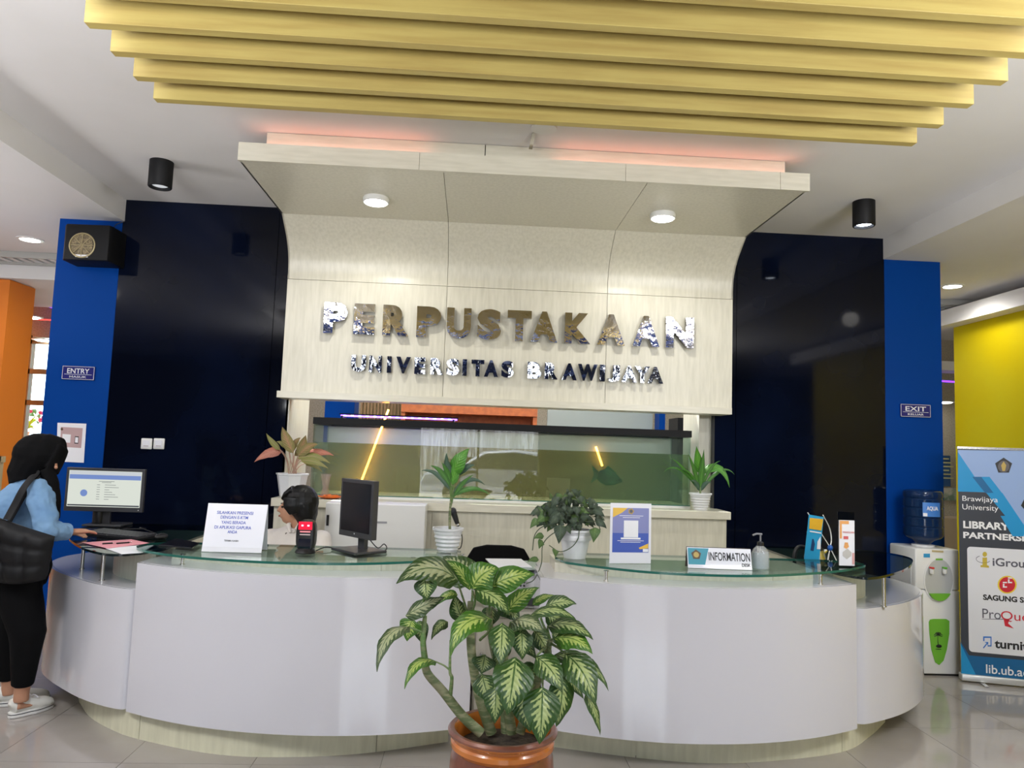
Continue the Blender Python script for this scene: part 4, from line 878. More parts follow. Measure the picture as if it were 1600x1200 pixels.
rm_lip = make('rim_lip', MB().lathe([(.2035, .431), (.204, .438), (.196, .4465), (.180, .4445)], pc, 56, cap=False), TERRA, rm, smooth=True)
for k in range(16):
    a_ = 2*math.pi*k/16; q = MB()
    for j in range(12):
        b0 = j*.55; b1 = (j+1)*.55; f_ = lambda b: (.022+.002*b)*(1-.10*b)
        P0 = []
        for b in (b0, b1):
            r_ = f_(b); th2 = a_+r_*math.cos(b)/.19; P0.append(V((pc[0]+.1925*math.cos(th2), pc[1]+.1925*math.sin(th2), .25+r_*math.sin(b))))
        q.tube(P0, .0028, 5)
    make('relief_scroll', q, TERRA, df)
make('soil', MB().lathe([(.168, .375), (.1, .388), (.002, .392)], pc, 30), SOIL, df, smooth=True)
VAR = leafmat('dieffenbachia_leaf', (.33, .40, .15), (.020, .065, .006), (.05, .11, .02), k=.70); VARP = leafmat('dieffenbachia_leaf_pale', (.31, .34, .18), (.025, .06, .010), (.06, .11, .03), k=.82)
VARB = leafmat('dieffenbachia_leaf_bright', (.36, .45, .11), (.04, .13, .006), (.10, .20, .02), k=.70)
Lf = [ # base px, tip px, width px, depth of base, depth of tip, arch (right, towards viewer, up) px, material, normal
 ((716, 908), (619, 912), 50, 2.85, 2.70, (0, 5, 34), VARP, (.1, -.8, .8)), ((738, 912), (692, 870), 46, 2.95, 3.08, (0, 3, 8), VARP, (-.2, -.9, .5)), ((734, 922), (694, 876), 26, 2.85, 2.88, (8, 5, 10), VARB, (-.8, -.7, .3)),
 ((738, 920), (780, 888), 46, 2.83, 2.85, (-6, 6, 12), VARB, (-.1, -1, .35)), ((768, 916), (836, 898), 38, 2.85, 2.83, (0, 3, 10), VARB, (0, -.9, .5)), ((664, 902), (667, 938), 32, 2.75, 2.72, (0, 6, 0), VAR, (0, -1, .1)),
 ((634, 962), (696, 933), 30, 2.82, 2.78, (0, 4, 4), VARP, (0, -.7, .8)), ((645, 968), (636, 1002), 34, 2.9, 2.88, (-2, 0, 4), VARB, (-.3, -1, .3)), ((640, 980), (589, 1050), 33, 2.82, 2.66, (-16, 6, 26), VARP, (-.7, -.9, .5)),
 ((722, 968), (711, 929), 26, 2.9, 2.95, (-3, 0, 0), VAR, (.2, -1, .2)), ((768, 968), (704, 1026), 44, 2.80, 2.66, (-18, 8, 30), VARB, (-.6, -.9, .6)), ((700, 972), (674, 1000), 20, 2.9, 2.85, (-4, 0, 10), VAR, (-.5, -.8, .6)),
 ((745, 922), (795, 962), 36, 2.84, 2.72, (8, 4, 10), VAR, (.4, -.9, .6)), ((793, 955), (843, 918), 30, 2.88, 2.92, (-4, 0, 8), VARB, (-.1, -.8, .8)), ((785, 974), (782, 1040), 36, 2.76, 2.66, (0, 8, 4), VAR, (0, -1, .15)),
 ((798, 972), (850, 990), 34, 2.82, 2.70, (4, 6, 14), VARP, (.2, -.8, .8)), ((815, 984), (816, 1031), 32, 2.76, 2.72, (0, 5, 2), VAR, (.1, -1, .1)), ((832, 945), (868, 931), 15, 2.9, 2.92, (0, 0, 8), VARB, (0, -.6, .9)),
 ((852, 948), (901, 944), 28, 2.86, 2.80, (0, 2, 8), VAR, (.1, -.8, .7)), ((828, 962), (902, 971), 24, 2.84, 2.76, (4, 2, 20), VAR, (.1, -.6, 1)), ((852, 960), (885, 978), 26, 2.9, 2.86, (4, 0, 2), VAR, (.3, -1, .3)),
 ((856, 978), (927, 1000), 32, 2.86, 2.74, (4, 4, 18), VAR, (.3, -.8, .8)), ((866, 998), (926, 1022), 34, 2.82, 2.70, (4, 4, 16), VARB, (.2, -.9, .6)), ((862, 1026), (951, 1080), 28, 2.86, 2.70, (14, 4, 30), VAR, (.5, -.8, .7)),
 ((884, 1022), (930, 1103), 48, 2.78, 2.66, (8, 8, 12), VAR, (.3, -1, .35)), ((915, 1084), (938, 1149), 19, 2.76, 2.72, (5, 2, 6), VAR, (.6, -.8, .2)), ((880, 1035), (912, 1092), 24, 2.88, 2.86, (-4, 0, 2), VAR, (0, -1, .2)),
 ((806, 1028), (793, 1117), 56, 2.68, 2.58, (0, 12, 4), VAR, (-.05, -1, .12)), ((848, 1074), (843, 1163), 52, 2.64, 2.58, (0, 8, 3), VAR, (.05, -1, .1)), ((820, 1084), (828, 1144), 42, 2.74, 2.68, (0, 5, 2), VAR, (-.1, -1, .1)),
 ((838, 1026), (878, 1082), 38, 2.76, 2.66, (6, 6, 8), VAR, (.35, -1, .2)), ((878, 1060), (869, 1136), 38, 2.70, 2.66, (4, 4, 0), VAR, (.25, -1, .1)), ((775, 1072), (773, 1131), 34, 2.70, 2.66, (0, 4, 2), VAR, (-.2, -1, .1)),
 ((754, 1054), (768, 1100), 34, 2.76, 2.70, (-3, 4, 2), VAR, (-.1, -1, .1)), ((758, 1024), (752, 1053), 34, 2.80, 2.76, (0, 4, 2), VAR, (-.1, -1, .3)), ((682, 1034), (632, 1077), 26, 2.80, 2.68, (-10, 4, 26), VARB, (-.5, -.7, .8)),
 ((715, 930), (676, 952), 16, 2.92, 2.90, (0, 0, 16), VARB, (-.3, -.7, .7)), ((760, 930), (792, 905), 30, 3.0, 3.05, (0, 0, 5), VAR, (.1, -1, .3)), ((780, 940), (812, 975), 30, 2.95, 2.9, (3, 0, 6), VAR, (.2, -1, .4)), ((770, 950), (760, 985), 26, 3.0, 2.98, (0, 0, 3), VAR, (0, -1, .3)),
 ((800, 985), (838, 1030), 28, 2.95, 2.9, (2, 0, 4), VAR, (.2, -1, .3)), ((835, 985), (862, 1030), 28, 2.95, 2.92, (0, 0, 5), VAR, (.2, -1, .2)), ((740, 960), (722, 990), 22, 3.0, 2.96, (0, 0, 3), VAR, (-.2, -1, .2)), ((812, 1040), (846, 1078), 30, 2.9, 2.86, (0, 0, 3), VAR, (.2, -1, .2)), ((790, 1000), (772, 1046), 26, 2.92, 2.9, (0, 0, 3), VAR, (-.2, -1, .2)),
 ((655, 970), (664, 1010), 22, 2.92, 2.9, (-2, 0, 2), VAR, (0, -1, .2)), ((862, 990), (895, 1012), 24, 2.95, 2.9, (0, 0, 8), VAR, (.2, -1, .4)), ((760, 890), (742, 935), 18, 2.95, 2.9, (0, 0, 0), VARB, (.6, -.8, .2))]
ppm = FPX/YD
for (b, t_, w_, yb, yt, ar, mm, nn_) in Lf:
    one_leaf('leaf', df, mm, at(*b, yb), at(*t_, yt), w_*1.12/ppm*(yb/YD), arch=(ar[0]/ppm*.6, -ar[1]/ppm*.6, ar[2]/ppm*.62), Nn=nn_, nseg=11)
def stalk(pts, r, m_=STEMW, nm='stem'): make(nm, MB().tube([at(a, b, y) for a, b, y in pts], r, 10, 6), m_, df, smooth=True)
stalk([(752, 1146, 2.80), (722, 1118, 2.80), (692, 1080, 2.80), (668, 1052, 2.80), (664, 1030, 2.80)], (.019, .014)); stalk([(664, 1032, 2.80), (661, 1000, 2.82), (664, 962, 2.84)], (.013, .008), STEMG)
stalk([(703, 1092, 2.80), (706, 1060, 2.79), (703, 1048, 2.79), (704, 1000, 2.80)], (.008, .004), STEMG); stalk([(704, 1048, 2.79), (694, 1040, 2.79), (681, 1034, 2.80)], (.0035, .003), STEMG, 'leaf_stalk')
stalk([(768, 1146, 2.9), (748, 1085, 2.9), (738, 1030, 2.9), (735, 985, 2.9), (736, 940, 2.9)], (.021, .014)); stalk([(800, 1146, 2.88), (792, 1090, 2.88), (788, 1030, 2.88), (790, 980, 2.88)], (.02, .013)); stalk([(812, 1146, 2.84), (830, 1090, 2.86), (850, 1040, 2.88), (860, 1000, 2.88)], (.018, .011)); stalk([(790, 1146, 2.94), (785, 1080, 2.96), (768, 1000, 2.96), (764, 950, 2.96)], (.018, .011))
for pts in ([(735, 985, 2.9), (728, 950, 2.88), (716, 912, 2.86)], [(736, 960, 2.9), (738, 930, 2.9), (738, 914, 2.94)], [(736, 960, 2.9), (742, 940, 2.86), (738, 922, 2.84)], [(764, 960, 2.95), (766, 935, 2.9), (768, 916, 2.86)], [(664, 990, 2.83), (652, 985, 2.82), (640, 980, 2.82)], [(664, 970, 2.84), (662, 930, 2.80), (664, 902, 2.76)], [(664, 962, 2.84), (650, 962, 2.83), (634, 962, 2.82)],
            [(790, 1010, 2.88), (795, 985, 2.84), (798, 972, 2.82)], [(788, 1010, 2.88), (786, 985, 2.8), (785, 974, 2.77)], [(790, 1040, 2.86), (800, 1030, 2.76), (806, 1028, 2.69)], [(850, 1040, 2.87), (848, 1060, 2.76), (848, 1074, 2.66)], [(835, 1070, 2.86), (826, 1078, 2.80), (820, 1084, 2.75)], [(855, 1010, 2.88), (845, 1018, 2.82), (838, 1026, 2.77)], [(858, 1030, 2.88), (872, 1040, 2.8), (878, 1060, 2.71)],
            [(860, 1005, 2.88), (872, 1012, 2.82), (884, 1022, 2.79)], [(860, 1005, 2.88), (856, 1015, 2.87), (862, 1026, 2.86)], [(860, 1000, 2.88), (864, 999, 2.85), (866, 998, 2.83)], [(860, 1000, 2.88), (856, 985, 2.88), (856, 978, 2.87)], [(860, 1000, 2.88), (845, 965, 2.88), (852, 948, 2.87)], [(790, 985, 2.88), (820, 975, 2.86), (828, 962, 2.85)], [(752, 1080, 2.9), (765, 1076, 2.8), (775, 1072, 2.71)], [(745, 1060, 2.9), (750, 1055, 2.82), (754, 1054, 2.77)], [(742, 1040, 2.9), (752, 1026, 2.85), (758, 1024, 2.81)], [(750, 1000, 2.9), (765, 985, 2.84), (768, 968, 2.81)]):
    stalk(pts, (.0055, .0035), STEMG, 'leaf_stalk')

# pink-leaved aglaonema on the ledge
YA = 5.31
p = at(455, 775, YA); ag = thing('potted_aglaonema', 'pink and olive leaved plant in a faceted white pot on the left of the ledge', 'potted plant', (p.x, YA, 1.082))
q = MB(); q.lathe([(0, 0), (.072, 0), (.082, .01), (.108, .155), (.115, .158), (.115, .168), (.103, .168), (.10, .14), (0, .135)], (p.x, YA, 1.0825), 8, cap=False); make('pot', q, WHITECER, ag)
make('soil', MB().lathe([(.098, .142), (.002, .15)], (p.x, YA, 1.0825), 16), SOIL, ag)
AG1 = leafmat('aglaonema_olive', (.30, .20, .08), (.20, .17, .05), (.45, .20, .12), k=.9); AG2 = leafmat('aglaonema_pink', (.52, .20, .13), (.42, .14, .09), (.55, .25, .18), k=.9); AG3 = leafmat('aglaonema_green', (.20, .22, .06), (.22, .20, .05), (.45, .25, .15), k=.9)
for b, t_, w_, mm, ar in (((438, 703), (416, 677), 9, AG3, (-.01, 0, .0)), ((458, 708), (441, 667), 17, AG1, (-.01, 0, .01)), ((441, 705), (397, 722), 17, AG2, (0, 0, .025)), ((468, 715), (478, 680), 16, AG1, (0, 0, .01)), ((466, 712), (497, 694), 17, AG1, (0, 0, .02)), ((470, 714), (522, 712), 14, AG2, (0, 0, .03)), ((465, 716), (516, 724), 14, AG3, (0, 0, .03)), ((470, 720), (513, 732), 11, AG3, (0, 0, .02)), ((460, 712), (486, 702), 14, AG1, (0, 0, .02)), ((452, 708), (470, 684), 13, AG1, (0, 0, .02)), ((476, 724), (504, 738), 9, AG3, (0, 0, .02)), ((450, 700), (432, 690), 9, AG3, (0, 0, .01))):
    yb = YA-.02+random.uniform(-.05, .05)
    one_leaf('leaf', ag, mm, at(*b, yb), at(*t_, yb-.03), w_*YA/FPX, arch=ar, Nn=(random.uniform(-.3, .3), -1, .5), nseg=7)
    make('leaf_stalk', MB().tube([V((p.x+random.uniform(-.03, .04), YA+random.uniform(-.02, .02), 1.22)), (at(*b, yb)+V((p.x, YA, 1.25)))/2+V((0, 0, .01)), at(*b, yb)], .0035, 6, 5), mat('pink_stalk', (.42, .27, .2), .5), ag, smooth=True)

# dracaena on the left glass
YC = 4.10; p = at(699, 855, YC); dc = thing('potted_dracaena', 'slender green plant in a ribbed white pot at the right end of the left glass', 'potted plant', (p.x, YC, .91))
ribbed_pot(dc, (p.x, YC), .079, .052, .125, .9095, 5)
make('stem', MB().tube([(p.x+.01, YC, 1.01), at(703, 800, YC), at(706, 768, YC)], (.008, .006), 8, 5), STEMW, dc, smooth=True)
GL1 = leafmat('plain_green_leaf', (.06, .20, .025), (.04, .14, .02), (.12, .30, .06)); GL2 = leafmat('bright_green_leaf', (.09, .30, .025), (.06, .22, .02), (.15, .35, .06)); GL3 = leafmat('dusky_green_leaf', (.07, .13, .09), (.04, .09, .05), (.10, .18, .10))
for b, t_, w_, mm, ar in (((705, 748), (698, 707), 12, GL3, (-.01, 0, 0)), ((708, 742), (733, 701), 26, GL2, (-.01, -.02, .01)), ((712, 742), (742, 727), 14, GL3, (0, 0, .015)), ((704, 762), (672, 728), 9, GL1, (0, 0, .03)), ((703, 766), (657, 736), 8, GL3, (.0, 0, .04)), ((708, 770), (758, 758), 9, GL3, (0, 0, .05)), ((708, 775), (767, 774), 9, GL1, (0, 0, .04)), ((706, 758), (716, 712), 16, GL2, (0, 0, .0)), ((705, 755), (690, 722), 9, GL1, (0, 0, .01)), ((708, 778), (740, 742), 7, GL1, (0, 0, .02))):
    one_leaf('leaf', dc, mm, at(*b, YC-.01), at(*t_, YC-.04), w_*YC/FPX, arch=ar, Nn=(random.uniform(-.3, .3), -1, .5), nseg=8)
    make('leaf_stalk', MB().tube([at(705, 790, YC), at(*b, YC-.01)], (.004, .0025), 6), STEMG, dc, smooth=True)

# small plant on the right of the ledge
p = at(1094, 798, 5.31); sp = thing('potted_spider_plant', 'small arching green plant in a white pot at the right end of the ledge', 'potted plant', (p.x, 5.31, 1.08))
ribbed_pot(sp, (p.x, 5.31), .075, .048, .122, 1.0825, 6)
for t_, w_, ar, mm in (((1037, 738), 5, (-.02, 0, .09), GL1), ((1048, 716), 6, (-.02, 0, .05), GL1), ((1088, 697), 15, (0, 0, 0), GL2), ((1148, 742), 6, (.02, 0, .09), GL1), ((1140, 762), 15, (.03, 0, .09), GL2), ((1079, 752), 8, (0, 0, .03), GL3), ((1126, 720), 5, (0, 0, .05), GL1), ((1060, 735), 5, (0, 0, .06), GL1), ((1112, 755), 7, (0, 0, .03), GL3), ((1100, 702), 11, (0, 0, .0), GL1), ((1075, 708), 7, (0, 0, .02), GL1)):
    bb = at(1094, 768 if w_ < 12 else 740, 5.31)
    if w_ >= 12: make('leaf_stalk', MB().tube([V((p.x, 5.31, 1.19)), bb], .003, 6), STEMG, sp)
    one_leaf('leaf', sp, mm, bb, at(*t_, 5.26), w_*5.3/FPX, arch=ar, Nn=(random.uniform(-.3, .3), -1, .6), nseg=9)
make('stem', MB().tube([(p.x, 5.31, 1.18), at(1094, 755, 5.31)], (.008, .006), 8), STEMG, sp)

# pothos on the right glass
YP = 3.98; p = at(898, 865, YP); po = thing('potted_pothos', 'bushy trailing pothos in a white pot on the left end of the right glass', 'potted plant', (p.x, YP, .91))
ribbed_pot(po, (p.x, YP), .083, .058, .15, .9095, 0); make('pot_band', MB().lathe([(.0845, .095), (.087, .10), (.0875, .118), (.086, .122)], (p.x, YP, .9095), 36, cap=False), WHITECER, po, smooth=True)
PD = leafmat('pothos_dark', (.055, .085, .05), (.035, .06, .035), (.09, .14, .08)); PG = leafmat('pothos_green', (.09, .17, .04), (.06, .13, .03), (.15, .24, .08))
rr = random.Random(11)
for k in range(170):
    a_ = rr.uniform(0, 2*math.pi); r_ = rr.random()**.6; X_ = 888+46*r_*math.cos(a_); Yp = 802+ (36 if math.sin(a_) < 0 else 26)*r_*math.sin(a_)
    if Yp < 800 and abs(X_-888) > 20+ (Yp-762)*.75: X_ = 888+(X_-888)*.5
    y_ = YP+rr.uniform(-.11, .09); b = at(X_, Yp, y_); dx = rr.uniform(-1, 1)+.6*math.cos(a_)
    one_leaf('leaf', po, PD if rr.random() < .72 else PG, b, b+V((dx*.04, rr.uniform(-.02, .02), rr.uniform(-.055, .01))), rr.uniform(.036, .052), arch=(0, -.005, .006), Nn=(rr.uniform(-.6, .6), -1, rr.uniform(.1, 1)), nseg=5)
for pts in ([(885, 825), (862, 835), (848, 852), (846, 880), (835, 905), (822, 912)], [(870, 822), (850, 822), (836, 835), (832, 860)], [(905, 828), (903, 842), (893, 855), (875, 862), (858, 852)], [(915, 815), (932, 815), (938, 828)]):
    make('vine', MB().tube([at(a, b, YP-.09) for a, b in pts], .0025, 6, 6), mat('vine', (.06, .09, .04), .5), po, smooth=True)
for b, t_, w_, mm in (((930, 824), (927, 848), 17, PG), ((930, 815), (948, 826), 12, PD), ((926, 797), (945, 808), 11, PD), ((845, 800), (828, 805), 11, PD), ((842, 812), (828, 826), 12, PG), ((868, 858), (868, 872), 11, PG), ((850, 838), (834, 842), 11, PG), ((842, 875), (824, 878), 9, PG), ((905, 777), (892, 765), 9, PD), ((876, 820), (873, 850), 20, PD), ((848, 845), (842, 858), 12, PG)):
    one_leaf('leaf', po, mm, at(*b, YP-.10), at(*t_, YP-.12), w_*YP/FPX, arch=(0, -.01, .01), Nn=(rr.uniform(-.4, .4), -1, .4), nseg=6)

# ------------------------------------------------------------------ wall fittings
def wallsign(lb, px0, px1, py0, py1, big, small):
    a = at(px0, py1, 5.49); b = at(px1, py0, 5.49); d = thing('wall_sign', lb, 'sign', ((a.x+b.x)/2, 5.49, a.z))
    w_ = b.x-a.x; h_ = .10; q = MB(); q.box(a.x, b.x, 5.488, 5.4995, a.z, a.z+h_); make('plate', q, NAVY, d, bevel=.002)
    for r_ in ((a.x+.003, b.x-.003, a.z+.003, a.z+.0055), (a.x+.003, b.x-.003, a.z+h_-.0055, a.z+h_-.003), (a.x+.003, a.x+.0055, a.z+.003, a.z+h_-.003), (b.x-.0055, b.x-.003, a.z+.003, a.z+h_-.003)): make('border', MB().box(r_[0], r_[1], 5.4872, 5.488, r_[2], r_[3]), WHITEINK, d)
    text('lettering', big, (a.x+w_*.16, 5.4872, a.z+h_*.46), (1, 0, 0), (0, 0, 1), w_*.68, h_*.36, WHITEINK, d, bold=.01); text('lettering', small, (a.x+w_*.24, 5.4872, a.z+h_*.14), (1, 0, 0), (0, 0, 1), w_*.52, h_*.15, WHITEINK, d, bold=.01)
    make('rule', MB().box(a.x+w_*.08, b.x-w_*.08, 5.4872, 5.488, a.z+h_*.375, a.z+h_*.40), WHITEINK, d)
wallsign('navy wall sign reading ENTRY MASUK on the left blue pillar', 96, 149, 570, 592.5, 'ENTRY', 'MASUK')
wallsign('navy wall sign reading EXIT KELUAR on the right blue pillar', 1407, 1454, 629, 651, 'EXIT', 'KELUAR')
ps = thing('poster', 'small white poster with a pink panel taped to the left blue pillar', 'poster', (-2.86, 5.49, 1.27))
pplate('sheet', [(88, 721), (131, 723), (135, 662), (90, 660.5)], (0, 5.4985, 0), FN, PAPER, ps, th=.001); pplate('pink_panel', [(94, 698), (127, 700), (129.5, 669), (95.5, 667)], (0, 5.4985, 0), FN, mat('dusty_pink', (.50, .34, .34), .6), ps, lift=.0016)
pplate('white_square', [(97.5, 691), (110, 692), (111, 679), (98, 678)], (0, 5.4985, 0), FN, PAPER, ps, lift=.0024); pplate('phone_print', [(116.5, 693), (122.5, 693.5), (123.5, 682), (117.5, 681.5)], (0, 5.4985, 0), FN, INK, ps, lift=.0024); pplate('phone_screen', [(117.5, 691.5), (122, 692), (122.7, 683.5), (118.2, 683)], (0, 5.4985, 0), FN, PAPER, ps, lift=.0032)
pplate('emblem', [(97+2.3*math.cos(k*1.257), 670.5+2.3*math.sin(k*1.257)) for k in range(5)][::-1], (0, 5.4985, 0), FN, mat('emblem_brown', (.1, .06, .03), .4), ps, lift=.0024)
for px0, lb in ((219.5, 'left white light switch on the black wall'), (239, 'right white light switch on the black wall')):
    a = at(px0, 701.5, 5.49); d = thing('light_switch', lb, 'switch', (a.x+.04, 5.49, a.z), 'light switches'); make('plate', MB().box(a.x, a.x+.078, 5.486, 5.4995, a.z, a.z+.078), WHITEPL, d, bevel=.006); make('rocker', MB().box(a.x+.014, a.x+.064, 5.483, 5.487, a.z+.014, a.z+.064), CARD, d, bevel=.002); make('label_mark', MB().box(a.x+.022, a.x+.056, 5.4822, 5.4832, a.z+.02, a.z+.026), mat('grey_mark', (.45, .4, .38), .5), d)
sp_ = thing('wall_speaker', 'black wedge wall speaker with round tan cone at the top of the left pillar', 'speaker', (-2.8, 5.4, 2.7))
a = at(94, 405, 5.28); b = at(176, 356, 5.28); z0, z1 = a.z, b.z+.012
q = MB(); q.M = None; pl = [(a.x+.0, 5.499), (a.x, 5.31), (a.x+.03, 5.27), (b.x-.01, 5.26), (b.x, 5.30), (b.x, 5.499)]; q.prism(pl, z0, z1); make('cabinet', q, BLKMAT, sp_, bevel=.006)
cx_, cz_ = at(128, 383, 5.26).x, at(128, 383, 5.26).z
ca = Matrix.Translation((cx_, 5.268, cz_)) @ Matrix.Rotation(math.pi/2, 4, 'X')
q = MB(); q.M = ca; q.lathe([(.092, 0), (.090, .008), (.082, .010), (.080, .004)], (0, 0, 0), 36); make('ring', q, mat('brass_ring', (.40, .33, .18), .4, .4), sp_, smooth=True)
q = MB(); q.M = ca; q.lathe([(.080, .004), (.05, .0055), (.02, .009), (.004, .010)], (0, 0, 0), 36); make('cone', q, mat('tan_cone', (.28, .22, .12), .6, noise=((.12, .09, .05), 90, .4, .6)), sp_, smooth=True)
for k in range(4):
    q = MB(); q.M = ca @ Matrix.Rotation(k*math.pi/4, 4, 'Z'); q.box(-.078, .078, -.002, .002, .0095, .0115); make('grille_bar', q, mat('brass_ring', (.4, .33, .18), .4, .4), sp_)
make('name_plate', MB().box(cx_-.04, cx_+.045, 5.262, 5.266, z0+.018, z0+.036), WHITEINK, sp_); make('cable', MB().tube([(b.x-.06, 5.42, z1), (b.x-.07, 5.46, z1+.06), (b.x-.02, 5.49, z1+.10)], .003, 6, 5), BLKPL, sp_)

# ------------------------------------------------------------------ water dispenser with gallon
wd = thing('water_dispenser', 'white water dispenser with green panels right of the right desk', 'water dispenser', (3.3, 5.2, 0))
a = atz(1437, 1054, 0); b = atz(1497, 1055, 0); wx0, wx1, wy = 3.165, 3.487, 5.14
wy1 = 5.46
make('lower_cabinet', MB().box(wx0, wx1, wy, wy1, .012, .585), WHITEPL, wd, bevel=.008); make('upper_cabinet', MB().box(wx0, wx1, wy, wy1, .588, .872), WHITEPL, wd, bevel=.01); make('base', MB().box(wx0+.01, wx1-.01, wy+.01, wy1, 0, .012), BLKPL, wd)
make('side_panel', MB().box(wx0-.003, wx0, wy+.05, wy1-.05, .62, .80), mat('offwhite', (.68, .68, .67), .4), wd)
GRN = mat('lime_panel', (.16, .46, .04), .35)
wO = (0, wy-.001, 0)
shp = [(1453, 968), (1458, 967), (1478, 967), (1483, 970), (1483, 990), (1479, 1015), (1474, 1032), (1467, 1039), (1461, 1035), (1455, 1015), (1452, 990), (1451, 972)]
pplate('green_panel', shp, wO, FN, GRN, wd, th=.003)
dc_ = (1466.5, 906); ov = [(1466.5+23.5*math.cos(t), 906+35*math.sin(t)) for t in [2*math.pi*k/36 for k in range(36)]]
pplate('recess_ring', ov, wO, FN, WHITEPL, wd, th=.004)
ov2 = [(1466.5+21.5*math.cos(t), 906+32.5*math.sin(t)) for t in [2*math.pi*k/36 for k in range(36)]]
pplate('recess', ov2, wO, FN, mat('recess_grey', (.50, .51, .50), .25), wd, th=.002, lift=.0046)
pplate('drip_tray', [p for p in ov2 if p[1] > 924], wO, FN, GRN, wd, th=.012, lift=.007)
for px, mm in ((1455, mat('red_tap', (.6, .03, .03), .3)), (1475, mat('green_tap', (.1, .4, .03), .3))):
    a = at(px, 892, wy-.02); make('tap', MB().lathe([(.010, -.02), (.014, -.012), (.014, .012), (.008, .016)], (a.x, wy-.028, a.z), 14), WHITEPL, wd, smooth=True); tp_ = bpy.context.scene.collection.objects[-1]; make('tap_lever', MB().box(a.x-.010, a.x+.010, wy-.045, wy-.012, a.z+.016, a.z+.028), mm, tp_, bevel=.002)
pplate('blue_sticker', [(1443, 871), (1453, 871), (1453, 865), (1443, 865)][::-1], wO, FN, mat('sticker_blue', (.03, .33, .65), .4), wd); pplate('maker_badge', [(1456, 862.5), (1474, 863.5), (1474, 860.5), (1456, 859.5)], wO, FN, mat('gold_mark', (.5, .4, .2), .4), wd); pplate('green_mark', [(1461, 875), (1472, 875), (1472, 872.5), (1461, 872.5)], wO, FN, GRN, wd, lift=.0075)
q = MB(); pz = at(1466, 1000, wy-.004)
q.tube([pz+V((0, 0, -.035)), pz+V((-.004, 0, .0)), pz+V((-.001, 0, .035))], (.003, .0015), 6, 3)
for k in range(7):
    a_ = math.pi*(-.15+1.3*k/6); q.tube([pz+V((-.001, 0, .035)), pz+V((.018*math.cos(a_), -.001, .037+.018*math.sin(a_))), pz+V((.032*math.cos(a_), -.001, .030+.014*math.sin(a_)))], (.004, .002), 5, 3)
q.ell(pz+V((.004, 0, -.042)), (.022, .003, .012)); q.ell(pz+V((.0, 0, -.062)), (.024, .003, .003)); make('palm_print', q, INK, wd)
gb = thing('water_gallon', 'translucent blue water gallon upside down on the dispenser', 'water bottle', (3.33, 5.3, .87))
GBM = glassy('gallon_blue', (.10, .22, .45), fres=1.45, murk=(.02, .07, .20), mf=.35)
gx, gy = 3.325, 5.30
pr_ = [(.03, 0), (.05, .01), (.07, .03), (.115, .05), (.13, .065)]
z = .075
for k in range(4): pr_ += [(.132, z), (.132, z+.05), (.126, z+.057), (.132, z+.065)]; z += .068
pr_ += [(.132, z+.02), (.125, z+.04), (.10, z+.05), (.002, z+.05)]
make('bottle', MB().lathe(pr_, (gx, gy, .885), 36), GBM, gb, smooth=True); make('neck_collar', MB().lathe([(.075, -.010), (.075, .004), (.05, .008)], (gx, gy, .882), 28), WHITEPL, gb, smooth=True)
# label wraps the front of the bottle
def wrap(name, a0, a1, z0, z1, m_, par, r_=.134, c=(gx, gy)):
    q = MB(); n = 10; A_ = [(c[0]+r_*math.sin(a0+(a1-a0)*i/n), c[1]-r_*math.cos(a0+(a1-a0)*i/n)) for i in range(n+1)]
    lo_ = [q.av((x, y, z0)) for x, y in A_]; hi_ = [q.av((x, y, z1)) for x, y in A_]
    for i in range(n): q.af((lo_[i], lo_[i+1], hi_[i+1], hi_[i]))
    return make(name, q, m_, par, smooth=True)
wrap('label', -.56, .39, 1.095, 1.195, mat('gallon_label', (.06, .22, .62), .3), gb); wrap('label_white', -.54, -.34, 1.097, 1.12, PAPER, gb, .1346)
text('lettering', 'AQUA', (gx-.0535, gy-.1328, 1.135), V((.995, -.1, 0)), (0, 0, 1), .080, .034, PAPER, gb, bold=.03)

# ------------------------------------------------------------------ roll-up banner
bn = thing('rollup_banner', 'tall roll-up banner reading Brawijaya University LIBRARY PARTNERSHIP at the right edge', 'banner', (3.65, 5.0, 0))
nO = V((3.415, 5.03, .055)); nR = V((.954, -.30, 0)).normalized(); nU = V((0, 0, 1)); nN = nR.cross(nU).normalized(); bnw, bnh = .80, 1.53
if nN.y > 0: nN = -nN
make('fabric', MB().plate(nO, nR, nU, [(0, 0), (bnw, 0), (bnw, bnh), (0, bnh)], -.002, 0), mat('banner_dark', (.045, .05, .065), .35), bn)
make('base_cassette', MB().plate(nO-V((0, 0, .055)), nR, nU, [(-.005, .008), (bnw+.005, .008), (bnw+.005, .052), (-.005, .052)], -.05, .02), mat('cassette', (.62, .62, .60), .3, .4), bn, bevel=.006)
make('top_rail', MB().plate(nO+nU*bnh, nR, nU, [(-.003, 0), (bnw+.003, 0), (bnw+.003, .016), (-.003, .016)], -.006, .004), STEEL, bn); make('pole', MB().tube([nO+nR*bnw/2-nN*.03-V((0, 0, .04)), nO+nR*bnw/2-nN*.03+nU*bnh], .008, 8), STEEL, bn)
for s_ in (.12, .6): make('foot', MB().bar(nO+nR*s_+nN*.10-V((0, 0, .051)), nO+nR*s_-nN*.10-V((0, 0, .051)), .025, .008), STEEL, bn)
SKY = mat('banner_pale_sky', (.28, .40, .68), .4); CY = mat('banner_cyan', (.01, .28, .60), .4); CY2 = mat('banner_deep', (.005, .12, .30), .4); WH = mat('banner_white', (.74, .75, .80), .35)
def bp(name, pix, m_, l): return pplate(name, pix, nO, nN, m_, bn, lift=l)
bp('sky_print', [(1496.5, 703), (1640, 705), (1640, 850), (1610, 850), (1566, 770), (1497, 768)], SKY, .0005)
